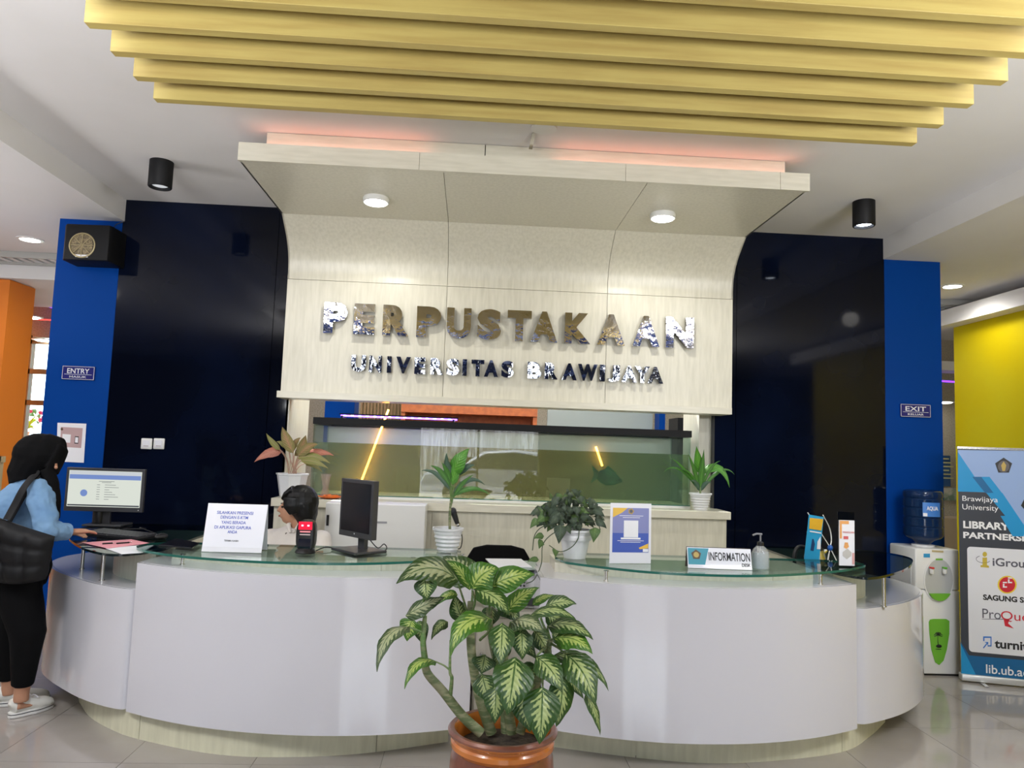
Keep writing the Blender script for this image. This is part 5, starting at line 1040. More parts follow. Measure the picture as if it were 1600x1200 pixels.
bp('blue_shape', [(1496.5, 768), (1539, 769), (1496.5, 706)], CY, .0012); bp('blue_shape', [(1540, 769), (1566, 770), (1640, 880), (1600, 838), (1582, 820)], CY, .0013); bp('blue_shape', [(1519, 745), (1546, 745), (1566, 771), (1539, 770)], CY, .0014); bp('deep_shape', [(1519, 745), (1533, 745), (1552, 770), (1539, 770)], CY2, .0020)
bp('blue_shape', [(1563, 806), (1584, 806), (1600, 838), (1582, 838)], CY, .0020)
def rrect(x0, y0, x1, y1, r, k0=0, k1=0):
    o = []
    for cx, cy, a0 in ((x1-r, y1-r, 0), (x0+r, y1-r, 90), (x0+r, y0+r, 180), (x1-r, y0+r, 270)):
        for i in range(5):
            a_ = math.radians(a0+i*22.5); o.append((cx+r*math.cos(a_), cy+r*math.sin(a_)))
    return o
pa = onplane(1514, 1018, nO, nN)-nO; pb = onplane(1513, 854, nO, nN)-nO
x_ = pa.dot(nR); q = MB(); q.plate(nO+nN*.001, nR, nU, rrect(x_, pa.z, bnw-.055, pb.z, .022), -.0003, .0003); make('white_field', q, WH, bn)
bp('blue_foot', [(1502, 1061), (1640, 1075), (1640, 1035), (1514, 1024), (1501, 1003)], CY2, .0005); bp('blue_shape', [(1502, 1061), (1529, 1063), (1501, 1006)], CY, .0014)
bp('emblem', [(1568+14*math.sin(2*math.pi*k/5), 728-13*math.cos(2*math.pi*k/5)) for k in range(5)][::-1], mat('emblem_black', (.03, .03, .035), .4), .0014); bp('emblem_core', [(1568+9*math.sin(2*math.pi*k/16), 729-9*math.cos(2*math.pi*k/16)) for k in range(16)][::-1], mat('emblem_grey', (.12, .11, .12), .4), .0022); bp('emblem_figure', [(1566, 736), (1570, 736), (1572, 727), (1568, 721), (1564, 727)], mat('emblem_gold2', (.5, .36, .1), .4), .003)
bp('palm_print', [(1595, 790), (1600, 780), (1612, 785), (1604, 800)], INK, .0014)
GI = mat('igroup_gold', (.55, .42, .05), .4); DG = mat('dark_grey_ink', (.10, .10, .13), .5); BRD = mat('brand_red', (.60, .02, .04), .4); BRY = mat('brand_yellow', (.80, .60, .05), .4)
def bt_(s_, p0, p1, m_, **k): ptext('lettering', s_, p0, p1, nO+nN*.0006, nN, m_, bn, R=nR, **k)
bt_('Brawijaya', (1503.7, 785), (1559, 777), WHITEINK); bt_('University', (1503.7, 798.5), (1559.7, 790), WHITEINK); bt_('LIBRARY', (1505, 825), (1577, 817.3), WHITEINK, bold=.035); bt_('PARTNERSHIP', (1505, 840.7), (1626, 837.3), WHITEINK, bold=.035)
bt_('iGroup', (1551, 888), (1612, 875), DG, bold=.02); bt_('SAGUNG SETO', (1536, 937.3), (1625, 935), INK, bold=.04); bt_('Pro', (1535, 965.7), (1563.5, 953), DG); bt_('Quest', (1564, 970.5), (1626, 959), BRD); bt_('turnitin', (1554, 1012.5), (1621, 1005), INK, bold=.03); bt_('lib.ub.ac.id', (1540.7, 1051.7), (1626, 1046), WHITEINK, bold=.01)
bp('logo_mark', [(1532, 886), (1545, 887), (1545, 884), (1542, 883), (1542, 871), (1535, 871), (1535, 883), (1532, 883)], GI, .0022); bp('logo_dot', [(1538.5+3.5*math.cos(t), 866+4*math.sin(t)) for t in [2*math.pi*k/12 for k in range(12)][::-1]], GI, .0022)
q = MB(); pc_ = onplane(1536, 874, nO, nN); 
for j in range(10):
    a_, b_ = math.radians(120+j*22), math.radians(120+(j+1)*22); q.tube([pc_+nR*.043*math.cos(a_)+nU*.024*math.sin(a_)+nN*.0016, pc_+nR*.043*math.cos(b_)+nU*.024*math.sin(b_)+nN*.0016], .0018, 4)
make('logo_ring', q, DG, bn)
bp('logo_disc', [(1573.5+15*math.cos(t), 913.5+14*math.sin(t)) for t in [2*math.pi*k/24 for k in range(24)][::-1]], BRY, .0022); bp('logo_disc', [(1573.5+12.5*math.cos(t), 913.5+12*math.sin(t)) for t in [2*math.pi*k/24 for k in range(24)][::-1]], BRD, .003)
for dx, dy in ((-7, 0), (1, -7)): bp('logo_mark', [(1573.5+dx, 918+dy), (1580+dx, 918+dy), (1580+dx, 916+dy), (1576+dx, 916+dy), (1576+dx, 912+dy), (1573.5+dx, 912+dy)], PAPER, .004); bp('logo_mark', [(1573.5+dx, 911+dy), (1580+dx, 911+dy), (1580+dx, 909+dy), (1573.5+dx, 909+dy)], PAPER, .004)
bp('logo_underline', [(1534, 967.5), (1568, 968), (1568, 967), (1534, 966.8)], DG, .0014); bp('logo_tail', [(1568, 967), (1577, 968), (1575, 974), (1584, 982), (1570, 978)], BRD, .0014)
BI = mat('logo_blue', (.03, .18, .60), .4)
for pl in ([(1536, 998), (1536, 1001.5), (1538, 1001.5), (1538, 996.5), (1549, 996.5), (1549, 994.5), (1536, 994.2)], [(1547.5, 996), (1549, 996), (1549, 1010), (1547.5, 1010)], [(1543, 1010), (1549, 1010), (1549, 1008), (1543, 1008)], [(1535.5, 1012), (1537, 1013), (1542.5, 1006), (1541.5, 1004.5)], [(1538, 1003), (1544, 1003), (1543.5, 1009), (1542, 1005)]): bp('logo_mark', pl[::-1], BI, .0022)

# ------------------------------------------------------------------ left background
op = at(16, 437, 7.0); o = make('pillar', MB().box(-6.5, op.x, 7.0, 7.4, 0, op.z), ORANGE); tag(o, 'orange pillar at the left edge', 'pillar', kind='structure')
o = make('wall_orange', MB().box(-9, at(28, 560, 8.6).x, 8.6, 8.7, 0, 3.0), ORANGE); tag(o, 'orange wall beside the garden window', 'wall', kind='structure')
t = make('trim_7', MB().box(-8, at(90, 425, 6.9).x+1.0, 6.95, 8.5, op.z+.005, op.z+.14), WHITE_CEIL); tag(t, 'white dropped bulkhead over the orange pillar', 'trim', kind='structure')
vz = at(60, 470, 8.55)
o = make('led_strip', MB().bar(at(2, 455, 7.6), at(96, 482, 8.9), .02, .05), mat('violet_strip', (.2, .05, 1), .5, emit=(.20, .04, 1), es=3)); tag(o, 'violet LED strip on the left hall ceiling', 'light strip')
o = make('led_strip', MB().bar(at(12, 497, 8.5), at(90, 500.5, 8.5), .01, .012), mat('red_strip', (1, .1, .1), .5, emit=(1, .06, .05), es=2)); tag(o, 'thin red LED line on the left hall ceiling', 'light strip')
o = make('led_strip', MB().bar(at(1466, 595, 8.45), at(1496, 597, 8.45), .01, .02), MATS['violet_strip']); tag(o, 'violet LED line between the right pillar and the yellow wall', 'light strip')
for px, py, Y, lb in ((48, 496, 8.3, 'bright downlight in the far left hall'), (68, 532, 8.9, 'faint downlight nearest to the garden window'), (1476, 629, 9.3, 'bright lamp between the right pillar and the yellow wall')):
    p = at(px, py, Y); d = thing('recessed_light', lb, 'downlight', p); make('lens', MB().lathe([(.09, 0), (.07, -.01)], p, 20), LAMP, d); make('ring', MB().lathe([(.12, .012), (.12, .001), (.092, .001)], p, 20), WHITEPL, d)
wy_ = 9.0
wn = thing('window_1', 'tall brown-framed garden window beyond the left pillar', 'window', (-5.2, wy_, 0), kind='structure')
wL = at(28, 700, wy_).x; wR = at(92, 700, wy_).x; FRM = mat('brown_frame', (.16, .11, .06), .6)
for x in (wL, wR+.9): make('window_frame', MB().box(x-.07, x+.05, wy_, wy_+.08, 0, 2.62), FRM, wn)
for z in (.5, at(50, 580, wy_).z, at(50, 629, wy_).z, 2.55): make('window_bar', MB().box(wL, wR+.95, wy_, wy_+.05, z-.03, z+.03), FRM, wn)
make('window_bar', MB().box(wL+.32, wL+.35, wy_, wy_+.05, .5, at(50, 629, wy_).z), WHITEPL, wn)
make('pane', MB().box(wL, wR+.95, wy_+.02, wy_+.026, .4, 2.6), glassy('window_pane', (.92, .95, .93)), wn)
o = make('wall_far_left', MB().box(wL-1, -4.2, wy_, wy_+.1, 2.6, 3.2), BEIGE); tag(o, 'wall above the garden window', 'wall', kind='structure')
# hanging flower outside
hp = thing('hanging_orchid', 'orchid in a hanging clay pot outside the garden window', 'potted plant'); c = at(38, 674, 9.8)
make('pot', MB().lathe([(.04, -.09), (.06, -.02), (.065, 0)], c, 16), mat('clay', (.45, .18, .08), .7), hp, smooth=True)
for k in range(16):
    a_ = random.uniform(0, 6.28); r_ = random.uniform(.1, .2); one_leaf('leaf', hp, mat('orchid_leaf', (.35, .55, .08), .5), c, c+V((r_*math.cos(a_), r_*.4*math.sin(a_), random.uniform(-.02, .22))), .03, arch=(0, 0, .05), Nn=(0, -1, .3), nseg=5)  # plain yellow-green leaf colour
fc = at(58, 650, 9.8)
for k in range(9): make('flower', MB().ell(fc+V((random.uniform(-.09, .09), random.uniform(-.05, .05), random.uniform(-.07, .07))), (.028, .012, .024), seg=8, rg=5), mat('magenta_flower', (.55, .06, .30), .5), hp)
for z in (.3, 1.2): 
    o = make('railing', MB().box(-7, -3.8, 10.3, 10.33, z, z+.06), WHITEPL); tag(o, 'white rail outside the garden window, %s' % ('lower' if z < 1 else 'upper'), 'railing')
for x in (-6, -5.2, -4.4):
    pass
o = make('ground_outside', MB().box(-14, -2, 10.5, 22, -.1, 0), mat('pale_paving', (.45, .44, .40), .8)); tag(o, 'paved yard outside the garden window', 'ground', kind='structure')
hg = thing('garden_shrub', 'dark green shrubs outside the garden window', 'shrub'); q = MB()
for k in range(420):
    x = random.uniform(-7.2, -4.3); y = random.uniform(10.8, 11.6); z = random.uniform(.0, 1.9); leaf(q, (x, y, z), (x+random.uniform(-.12, .12), y-.05, z+random.uniform(-.1, .1)), .07, nseg=3)
o_ = make('foliage', q, mat('shrub_green', (.05, .14, .03), .6), hg); o_['kind'] = 'stuff'
# wooden seat and a sitting person's arm at the left edge
ch = thing('waiting_chair', 'pale wooden chair back at the left edge behind the woman', 'chair', (-4.1, 6.6, 0)); cY = 6.4; cp = at(2, 713, cY)
for dx in (-.34, -.02): make('leg', MB().box(cp.x+dx-.02, cp.x+dx+.02, cY+.0, cY+.04, 0, cp.z), mat('chair_wood', (.45, .34, .18), .5), ch)
for dx in (-.34, -.02): make('leg', MB().box(cp.x+dx-.02, cp.x+dx+.02, cY-.42, cY-.38, 0, .42), mat('chair_wood', (.45, .34, .18), .5), ch)
make('top_rail', MB().box(cp.x-.40, cp.x+.02, cY, cY+.03, cp.z-.05, cp.z), MATS['chair_wood'], ch); make('seat', MB().box(cp.x-.36, cp.x, cY-.42, cY+.04, .42, .46), MATS['chair_wood'], ch); make('slat', MB().box(cp.x-.2, cp.x-.14, cY+.005, cY+.025, .46, cp.z-.05), MATS['chair_wood'], ch)
# posters beyond the right pillar
fa = at(1471, 800, 8.9); fb = at(1497, 712, 8.9)
o = thing('information_poster', 'dark blue notice with pale text behind the right pillar', 'poster'); make('sheet', MB().box(fa.x-.1, fb.x+.3, 9.5, 9.599, at(1480, 760, 9.5).z, at(1480, 712, 9.5).z), mat('poster_navy', (.02, .08, .22), .5), o)
for k in range(6): make('print_line', MB().box(at(1473, 700, 9.5).x, at(1473, 700, 9.5).x+.08+.03*(k % 3), 9.496, 9.5, at(1480, 718+k*6, 9.5).z, at(1480, 716+k*6, 9.5).z), mat('pale_print', (.6, .6, .3), .5), o)
make('picture', MB().box(at(1472, 700, 9.5).x, at(1493, 700, 9.5).x, 9.494, 9.5, at(1480, 782, 9.5).z, at(1480, 762, 9.5).z), mat('photo_green', (.16, .24, .16), .5, noise=((.5, .5, .45), 9, .4, .6)), o)
bx = thing('storage_boxes', 'stack of cardboard boxes behind the dispenser', 'box'); c = at(1490, 830, 8.6)
make('carton', MB().box(c.x-.3, c.x+.6, 8.6, 9.0, 0, c.z+.15), mat('carton', (.38, .30, .20), .7), bx, bevel=.004); tag(bx, 'tall brown carton behind the dispenser', 'box')
make('tape', MB().box(c.x+.05, c.x+.12, 8.597, 8.601, 0, c.z+.15), mat('tape', (.50, .40, .22), .3), bx)

# ------------------------------------------------------------------ outside behind the viewer (mirrored in the aquarium glass)
o = make('street', MB().box(-14, 14, -20, -3.6, -.12, -.02), mat('asphalt', (.42, .41, .40), .8, noise=((.5, .49, .47), 30, .4, .6))); tag(o, 'sunlit street outside the entrance', 'street', kind='structure')
o = make('wall_street', MB().box(-14, 14, -16, -15.8, 0, 4.2), mat('street_fence', (.20, .18, .16), .8, noise=((.5, .5, .5), 3, .45, .6, (6, 1, .4)))); tag(o, 'fence across the street outside the entrance', 'wall', kind='structure')
car = thing('car', 'silver sedan on the street, mirrored in the aquarium glass', 'car', (2.0, -9.0, 0)); SIL = mat('silver_paint', (.62, .63, .65), .2, .6, coat=.6); CG = mat('car_glass', (.03, .035, .04), .05)
cx0 = 1.0
side = [(-2.2, .32), (-2.25, .55), (-2.15, .78), (-1.35, .93), (-.65, 1.38), (.15, 1.45), (.95, 1.38), (1.75, 1.0), (2.2, .92), (2.25, .55), (2.15, .32)]
q = MB(); q.plate((cx0, -8.2, 0), (-1, 0, 0), (0, 0, 1), side, 0, .0) if False else None
q.plate((cx0, -9.7, 0), (1, 0, 0), (0, 0, 1), side, -1.65, 0); make('body', q, SIL, car, bevel=.05)
make('side_windows', MB().plate((cx0, -8.04, 0), (-1, 0, 0), (0, 0, 1), [(-1.35, .95), (-.9, .95), (.9, .96), (1.15, .98), (.6, 1.32), (-.15, 1.38), (-.8, 1.3)], .0, .008), CG, car)
for x in (-1.35, 1.35):
    for y in (-8.1, -9.65):
        q = MB(); q.M = Matrix.Translation((cx0+x, y, .32)) @ Matrix.Rotation(math.pi/2, 4, 'X'); q.lathe([(.32, -.1), (.32, .1)], seg=24); make('wheel', q, BLKMAT, car, smooth=True)
        q = MB(); q.M = Matrix.Translation((cx0+x, y, .32)) @ Matrix.Rotation(math.pi/2, 4, 'X'); q.lathe([(.2, -.105), (.2, .105)], seg=16); make('hubcap', q, STEEL, car)
sun = bpy.data.lights.new('sun', 'SUN'); sun.energy = 20; sun.angle = .01; so = bpy.data.objects.new('sun', sun); COL.objects.link(so); so.rotation_euler = V((.3, -1, -1.6)).to_track_quat('-Z', 'Y').to_euler()

# ------------------------------------------------------------------ people
def hand(mb, wrist, palm_dir, up, side, s=1.0, curl=.5):
    """five-finger hand: wrist point, direction of the palm, up (back of hand) and side (towards the thumb)"""
    d = V(palm_dir).normalized(); sdv = V(side).normalized(); u = sdv.cross(d).normalized()
    if u.dot(V(up)) < 0: u = -u
    w_ = V(wrist)
    mb.loft([w_-d*.02*s, w_+d*.02*s, w_+d*.055*s, w_+d*.085*s], [(.024*s, .018*s), (.032*s, .016*s), (.040*s, .015*s), (.037*s, .011*s)], 12, up=u)
    for k, (off, ln) in enumerate(((.030, .070), (.011, .078), (-.009, .073), (-.028, .058))):
        p = w_+d*.075*s+sdv*off*s; dd = d.copy(); pts = [p]
        for j in range(3):
            dd = (dd-u*(curl*(.35+.25*j))).normalized(); p = p+dd*ln*s/3*(1.15-.15*j); pts.append(p)
        mb.loft(pts, [.0092*s, .0086*s, .0078*s, .0060*s], 8, up=u)
    p = w_+d*.022*s+sdv*.028*s; dd = (d*.6+sdv*.75-u*.2).normalized(); pts = [p]
    for j in range(3): p = p+dd*.024*s; pts.append(p); dd = (dd+d*.35-sdv*.2-u*.1).normalized()
    mb.loft(pts, [.0125*s, .011*s, .0095*s, .007*s], 8, up=u)
# standing woman
wm = thing('person', 'standing person in black hijab, light denim jacket and black trousers typing at the left desk', 'person', (-2.25, 4.15, 0))
hip = at(26, 885, 4.16); ankR = at(34, 1080, 4.10); ankL = V((-2.44, 4.27, .11))
shR = at(60, 763, 4.07); shL = at(50, 768, 4.36); elR = at(74, 828, 3.99); wrR = at(106, 831, 4.10)
elL = at(70, 820, 4.42); wrL = at(98, 832, 4.36); neck = at(52, 745, 4.2); head = at(66, 712, 4.2)
h0 = atz(6, 1126, 0); t0_ = atz(80, 1104, 0); dRf = (V((t0_.x, t0_.y, 0))-V((h0.x+.01, h0.y+.03, 0))).normalized(); dLf = V((.23, .12, 0)).normalized()
b = MB(); kR = at(44, 990, 4.08); kL = at(14, 985, 4.24)
for hp_, kn, an in ((hip+V((.02, -.07, 0)), kR, ankR), (hip+V((0, .08, 0)), kL, ankL)):
    b.loft([hp_, (hp_+kn)/2, kn, (kn*.45+an*.55), an, an-V((0, 0, .05))], [.085, .075, .055, .052, .036, .036], 14, up=(0, 1, 0))
    fd_ = dRf if an is ankR else dLf; b.loft([an-fd_*.02-V((0, 0, .07)), an+fd_*.04-V((0, 0, .080)), an+fd_*.10-V((0, 0, .088))], [(.020, .020), (.018, .014), (.012, .010)], 12, up=(0, 0, 1))
b.loft([hip-V((0, 0, .06)), hip, at(22, 850, 4.17), at(26, 795, 4.19), (shR+shL)/2+V((0, 0, -.01)), neck, head-V((0, 0, .05))], [(.12, .13), (.14, .15), (.115, .12), (.125, .15), (.09, .14), (.052, .052), (.05, .05)], 18, up=(0, 1, 0))
b.ell(head, (.088, .075, .10)); fd = V((.80, .10, -.58)).normalized()      # the face looks down to the right
b.ell(head+V((.020, 0, -.045)), (.058, .056, .070)); b.ell(head+V((.080, .0, -.065)), (.012, .010, .014)); b.ell(head+V((.066, 0, -.095)), (.012, .018, .008))
b.loft([shR, (shR+elR)/2, elR, (elR+wrR)/2, wrR], [.048, .042, .034, .031, .022], 12); b.loft([shL, (shL+elL)/2, elL, (elL+wrL)/2, wrL], [.048, .042, .034, .031, .022], 12)
tipR = at(140, 829, 4.20); dR = V((tipR.x-wrR.x, tipR.y-wrR.y, -.004)); 
hand(b, wrR+dR.normalized()*.015, dR, (0, 0, 1), V((-dR.y, dR.x, 0)), 1.0, .30)
dL = V((1, .05, -.05)); hand(b, wrL, dL, (0, 0, 1), V((.05, -1, 0)), .92, .3)
body = blob('body', b, SKIN, wm, .0055, 3)
for s_ in (-1, 1): make('eye', MB().ell(head+V((.070, .028*s_, -.035)), (.008, .010, .008), seg=10, rg=6), EYE, wm); make('ear', MB().ell(head+V((.0, .078*s_, -.01)), (.018, .008, .028), seg=10, rg=6), SKIN, wm)
# trousers
b = MB()
for hp_, kn, an in ((hip+V((.02, -.06, 0)), kR, ankR), (hip+V((0, .08, 0)), kL, ankL)):
    hem = an+V((0, 0, .03)); b.loft([hp_+V((0, 0, .05)), (hp_*.6+kn*.4), kn, (kn+hem)/2, hem], [(.11, .11), (.108, .105), (.086, .085), (.066, .066), (.052, .052)], 16)
b.loft([hip+V((0, 0, .08)), hip, hip-V((0, 0, .10))], [(.15, .15), (.165, .17), (.14, .16)], 18)
blob('trousers', b, CLOTHBK, wm, .008, 5, .006, .09)
# jacket
b = MB(); b.loft([hip+V((-.01, 0, -.0)), at(20, 852, 4.17), at(22, 800, 4.19), (shR+shL)/2+V((-.012, 0, -.01)), neck+V((-.01, 0, .0))], [(.165, .185), (.155, .17), (.155, .19), (.105, .165), (.068, .07)], 20)
b.loft([neck+V((-.01, 0, -.02)), neck+V((-.015, 0, .03))], [(.085, .085), (.072, .07)], 16)
b.loft([shR+V((-.01, .02, .01)), (shR+elR)/2, elR, (elR+wrR)/2, wrR-(wrR-elR)*.06], [.068, .064, .058, .052, .040], 14); b.ell(shR+V((-.02, .03, .0)), (.075, .07, .06)); b.ell(elR, (.058, .056, .056))
b.loft([shL, (shL+elL)/2, elL, (elL+wrL)/2, wrL-(wrL-elL)*.06], [.068, .062, .056, .05, .040], 14); b.ell(shL+V((-.02, -.03, 0)), (.075, .07, .06))
jk = blob('jacket', b, DENIM, wm, .006, 3, .026, .075)
cf = MB(); cd_ = (wrR-elR).normalized(); cf.loft([wrR-cd_*.05, wrR-cd_*.005], [.044, .045], 16, up=(0, 0, 1)); make('cuff', cf, DENIM, wm, smooth=True)
for k in range(3): make('button', MB().ell(at(86, 785+k*12, 4.1), (.005, .005, .005), seg=8, rg=5), STEEL, wm)
# hijab
b = MB(); b.ell(head+V((-.018, 0, .005)), (.128, .115, .118)); b.loft([head+V((-.03, 0, .01)), at(84, 700, 4.2), at(101, 697, 4.2)], [(.10, .105), (.082, .085), (.045, .03)], 14)
b.loft([at(99, 700, 4.2), at(88, 722, 4.17), at(80, 736, 4.15)], [(.02, .06), (.022, .07), (.03, .07)], 12)
b.loft([head+V((-.03, 0, -.03)), neck+V((-.03, 0, .01)), neck+V((-.02, 0, -.02))], [(.115, .11), (.10, .105), (.09, .11)], 16)
b.loft([at(72, 735, 4.12), at(82, 757, 4.11), at(87, 785, 4.11), at(89, 812, 4.13)], [(.035, .05), (.028, .045), (.02, .04), (.010, .03)], 12)
hj = blob('hijab', b, CLOTHBK, wm, .006, 4, .008, .08)
make('face', MB().ell(at(83, 727, 4.14), (.020, .03, .042), seg=14, rg=10).ell(at(87.5, 730, 4.125), (.008, .010, .010), seg=10, rg=8), SKIN, wm, smooth=True)
# shoes
SHOE = mat('white_leather', (.66, .65, .60), .5, bump=.2, bscale=60); SOLE = mat('rubber_sole', (.74, .73, .70), .6)
def shoe(heel, toe):
    heel = V(heel); toe = V(toe); d = toe-heel; L_ = d.length; d.normalize(); s_ = V((-d.y, d.x, 0))
    f_ = lambda t, h: heel+d*t*L_+V((0, 0, h))
    q = MB(); q.loft([f_(-.0, .05), f_(.04, .055), f_(.25, .058), f_(.45, .05), f_(.65, .04), f_(.85, .036), f_(.97, .032), f_(1.0, .030)], [(.016, .028), (.036, .042), (.041, .046), (.043, .042), (.049, .034), (.047, .028), (.034, .020), (.010, .010)], 16, up=(0, 0, 1))
    sh_ = blob('shoe', q, SHOE, wm, .004, 3)
    out = []
    for k in range(28):
        a_ = 2*math.pi*k/28; t = .5-.53*math.cos(a_); ww = .048*abs(math.sin(a_))**.7*(1.0 if t > .5 else .82); out.append((heel+d*t*L_+s_*ww*(1 if math.sin(a_) > 0 else -1)))
    make('sole', MB().prism([(p.x, p.y) for p in out], .001, .016), SOLE, sh_, bevel=.003); make('sole_line', MB().prism([(p.x, p.y) for p in [q_+(q_-(heel+toe)/2)*.004 for q_ in out]], .0165, .020), DKGREY, sh_); make('sole_band', MB().prism([(p.x, p.y) for p in out], .0205, .028), SOLE, sh_)
    q = MB(); c = f_(.47, .085)
    for s2 in (-1, 1): q.tube([c, c+s_*.025*s2+V((0, 0, .014)), c+s_*.04*s2+d*.012+V((0, 0, .0)), c+s_*.012*s2], .0025, 6, 4); q.tube([c, c+s_*.02*s2+d*.035-V((0, 0, .012))], .0022, 6)
    for t in (.40, .50, .58): q.tube([f_(t, .086-.09*(t-.4))-s_*.024, f_(t, .092-.09*(t-.4)), f_(t, .086-.09*(t-.4))+s_*.024], .0024, 6, 3)
    make('laces', q, PAPER, sh_, smooth=True)
shoe((h0.x+.01, h0.y+.03, 0), (t0_.x, t0_.y+.0, 0)); shoe((ankL.x-.07, ankL.y-.02, 0), (ankL.x+.16, ankL.y+.10, 0))
# shoulder bag
bgt = thing('shoulder_bag', 'black quilted shoulder bag hanging from the shoulder of the person at the left desk', 'bag', (-2.4, 3.95, .7))
BAG = mat('black_nylon', (.005, .005, .006), .6, spec=.3, bump=.35, bscale=18)
Yb = 3.95; cs = [at(-34, 800, Yb), at(86, 838, Yb-.02), at(72, 905, Yb), at(-14, 908, Yb)]
q = MB(); n, m_n = 26, 20; G_ = []
for s_ in (-1, 1):
    g = []
    for i in range(n+1):
        r_ = []
        for j in range(m_n+1):
            u, v = i/n, j/m_n; p = cs[0]*(1-u)*(1-v)+cs[1]*u*(1-v)+cs[2]*u*v+cs[3]*(1-u)*v
            p += V((0, 0, -.02*math.sin(math.pi*u)*(v)))
            e = max(0, (1-abs(2*u-1)**4)*(1-abs(2*v-1)**5)); qv = 1-.20*(abs(math.cos(3*math.pi*(u+.0)))**10)-.20*(abs(math.cos(3*math.pi*v))**10)
            r_.append(q.av(p+V((0, s_*.068*math.sqrt(e)*qv, 0))))
        g.append(r_)
    G_.append(g)
    for i in range(n):
        for j in range(m_n):
            f = (g[i][j], g[i+1][j], g[i+1][j+1], g[i][j+1]); q.af(f if s_ > 0 else f[::-1])
make('bag_body', q, BAG, bgt, smooth=True, angle=60)
def strap(nm, pts, w_):
    pts = cat(pts, 6); q = MB(); 
    for i in range(len(pts)-1): pass
    q.loft(pts, [(w_/2, .004)]*len(pts), 10, up=(0, -1, .2)); make(nm, q, BAG, bgt, smooth=True)
strap('strap', [at(10, 812, 3.93), at(22, 790, 3.955), at(36, 764, 3.975), at(50, 746, 4.02), at(58, 740, 4.07), at(56, 741, 4.14)], .036)
strap('strap', [at(55, 826, 4.0), at(52, 800, 4.07), at(52, 770, 4.0), at(56, 748, 4.02), at(59, 741, 4.07)], .03) if False else strap('strap', [at(14, 815, 4.02), at(28, 790, 4.03), at(44, 764, 4.03), at(56, 748, 4.04), at(61, 744, 4.08)], .03)
make('zip', MB().tube([cs[0]+V((.03, 0, -.004)), (cs[0]+cs[1])/2+V((0, 0, -.002)), cs[1]-V((.03, 0, -.002))], .004, 6, 4), BLKPL, bgt)

# seated receptionist
rp = thing('person', 'seated receptionist with short black hair and white shirt looking left behind the left desk', 'person', (-1.05, 4.75, 0))
hc = at(464, 790, 4.75); hx, hy, hz = hc.x, 4.75, hc.z
cx_ = at(462, 840, 4.75).x
b = MB()
b.loft([(cx_, 4.78, .47), (cx_, 4.78, .60), (cx_, 4.77, .74), (cx_, 4.76, .84), (cx_, 4.76, .895), (cx_+.01, 4.76, .93), (hx+.015, 4.75, .985), (hx+.01, 4.75, 1.03)], [(.15, .12), (.13, .105), (.15, .11), (.165, .10), (.13, .075), (.06, .055), (.046, .048), (.044, .046)], 18, up=(0, 1, 0))
b.ell((hx+.012, hy, hz+.012), (.096, .078, .105)); b.ell((hx-.030, hy, hz-.048), (.068, .058, .072)); b.ell((hx-.055, hy, hz-.085), (.032, .034, .026))
b.loft([(hx-.080, hy, hz+.012), (hx-.098, hy, hz-.015), (hx-.112, hy, hz-.033), (hx-.090, hy, hz-.043)], [(.010, .007), (.014, .010), (.014, .013), (.008, .010)], 8)
b.ell((hx-.090, hy, hz-.062), (.014, .022, .008)); b.ell((hx-.086, hy, hz-.073), (.013, .020, .008))
for s_ in (-1, 1):
    S = V((cx_+.155*s_, 4.76, .875)); E = V((cx_+.20*s_, 4.66, .72)); Wr = V((cx_+.09*s_, 4.47, .785))
    b.ell((hx+.015, hy+.078*s_, hz-.012), (.018, .010, .030)); b.loft([S, (S+E)/2, E, (E+Wr)/2, Wr], [.045, .042, .036, .030, .022], 12)
    hand(b, Wr, V((-.25*s_, -1, -.12)), (0, 0, 1), V((-1*s_, .25, 0)), .95, .25)
    H = V((cx_+.09*s_, 4.78, .53)); K = V((cx_+.11*s_, 4.44, .52)) ; A_ = V((cx_+.11*s_, 4.44, .08))
    K = V((cx_+.11*s_, 4.66, .50)); K = V((cx_+.12*s_, 4.36, .50)); A_ = V((cx_+.12*s_, 4.38, .07))
    b.loft([H, (H+K)/2, K, (K+A_)/2, A_], [.085, .075, .055, .05, .035], 12, up=(1, 0, 0)); b.loft([A_-V((0, -.04, .03)), A_-V((0, .06, .035)), A_-V((0, .14, .045))], [(.035, .03), (.038, .025), (.03, .015)], 10, up=(0, 0, 1))
blob('body', b, SKIN, rp, .005, 3)
make('lips', MB().ell((hx-.103, hy, hz-.066), (.006, .020, .006), seg=12, rg=8), LIP, rp, smooth=True)
for s_ in (-1, 1): make('eye', MB().ell((hx-.082, hy+.030*s_, hz-.008), (.009, .012, .007), seg=10, rg=6), EYE, rp); make('eyebrow', MB().ell((hx-.088, hy+.030*s_, hz+.014), (.006, .018, .003), seg=10, rg=6), HAIR, rp)
b = MB(); b.ell((hx+.028, hy, hz+.022), (.108, .098, .110)); b.loft([(hx+.045, hy, hz+.02), (hx+.060, hy, hz-.06), (hx+.072, hy, hz-.118)], [(.085, .10), (.072, .092), (.045, .07)], 18)
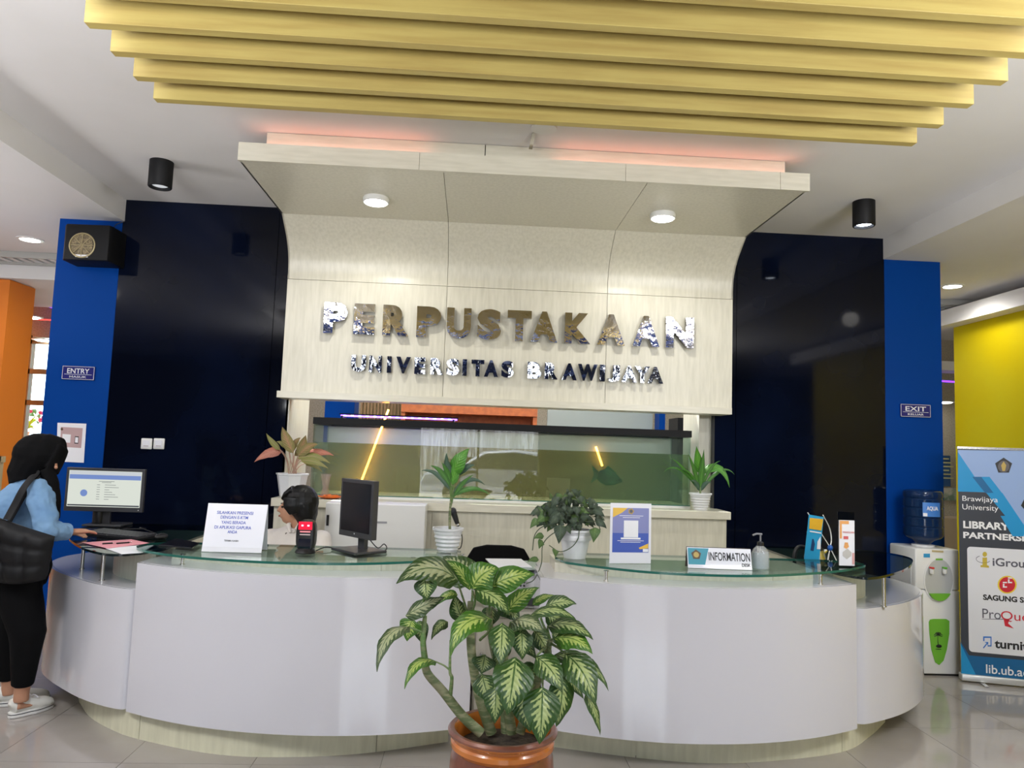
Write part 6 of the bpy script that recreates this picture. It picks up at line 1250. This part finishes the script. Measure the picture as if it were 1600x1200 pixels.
b.loft([(hx-.01, hy-.075, hz+.05), (hx-.012, hy-.090, hz-.0), (hx-.0, hy-.088, hz-.045)], [(.06, .03), (.05, .022), (.025, .014)], 12, up=(0, 1, 0)); b.loft([(hx-.01, hy+.075, hz+.05), (hx-.012, hy+.088, hz), (hx, hy+.086, hz-.045)], [(.06, .03), (.05, .022), (.025, .014)], 12, up=(0, 1, 0))
b.loft([(hx-.02, hy, hz+.10), (hx-.07, hy, hz+.068), (hx-.092, hy-.01, hz+.035)], [(.03, .07), (.02, .06), (.008, .045)], 12, up=(0, 1, 0))
blob('hair', b, HAIR, rp, .005, 3, .004, .03)
SHIRT = mat('white_shirt', (.66, .62, .58), .8, noise=((.10, .08, .07), 38, .70, .72), bump=.3, bscale=24)
b = MB(); b.loft([(cx_, 4.78, .46), (cx_, 4.78, .60), (cx_, 4.77, .74), (cx_, 4.76, .85), (cx_, 4.76, .905), (cx_+.008, 4.76, .935)], [(.175, .145), (.16, .13), (.175, .13), (.185, .12), (.135, .088), (.072, .068)], 20, up=(0, 1, 0))
for s_ in (-1, 1):
    S = V((cx_+.155*s_, 4.76, .868)); E = V((cx_+.205*s_, 4.66, .72)); Wr = V((cx_+.10*s_, 4.50, .785)); b.ell(S, (.065, .065, .058)); b.loft([S, (S+E)/2, E, (E+Wr)/2, Wr], [.064, .060, .054, .046, .038], 14)
blob('shirt', b, SHIRT, rp, .007, 4, .010, .06)
q = MB()
for s_ in (-1, 1): q.loft([(hx+.045*s_+.01, 4.72+.04, .975), (hx+.035*s_+.0, 4.70, .958), (hx-.005+.008*s_, 4.672, .915)], [(.012, .012), (.016, .008), (.006, .005)], 8)
q.loft([(hx+.052, 4.79, .965), (hx+.05, 4.80, 1.0)], [(.035, .02), (.03, .016)], 10); make('collar', q, SHIRT, rp, smooth=True)
b = MB()
for s_ in (-1, 1): H = V((cx_+.09*s_, 4.78, .535)); K = V((cx_+.12*s_, 4.36, .50)); A_ = V((cx_+.12*s_, 4.38, .11)); b.loft([H, (H+K)/2, K, (K+A_)/2, A_], [.095, .088, .068, .06, .05], 14, up=(1, 0, 0)); b.ell(K, (.068, .068, .066))
b.ell((cx_, 4.80, .55), (.18, .15, .075)); blob('trousers', b, CLOTHBK, rp, .009, 4)
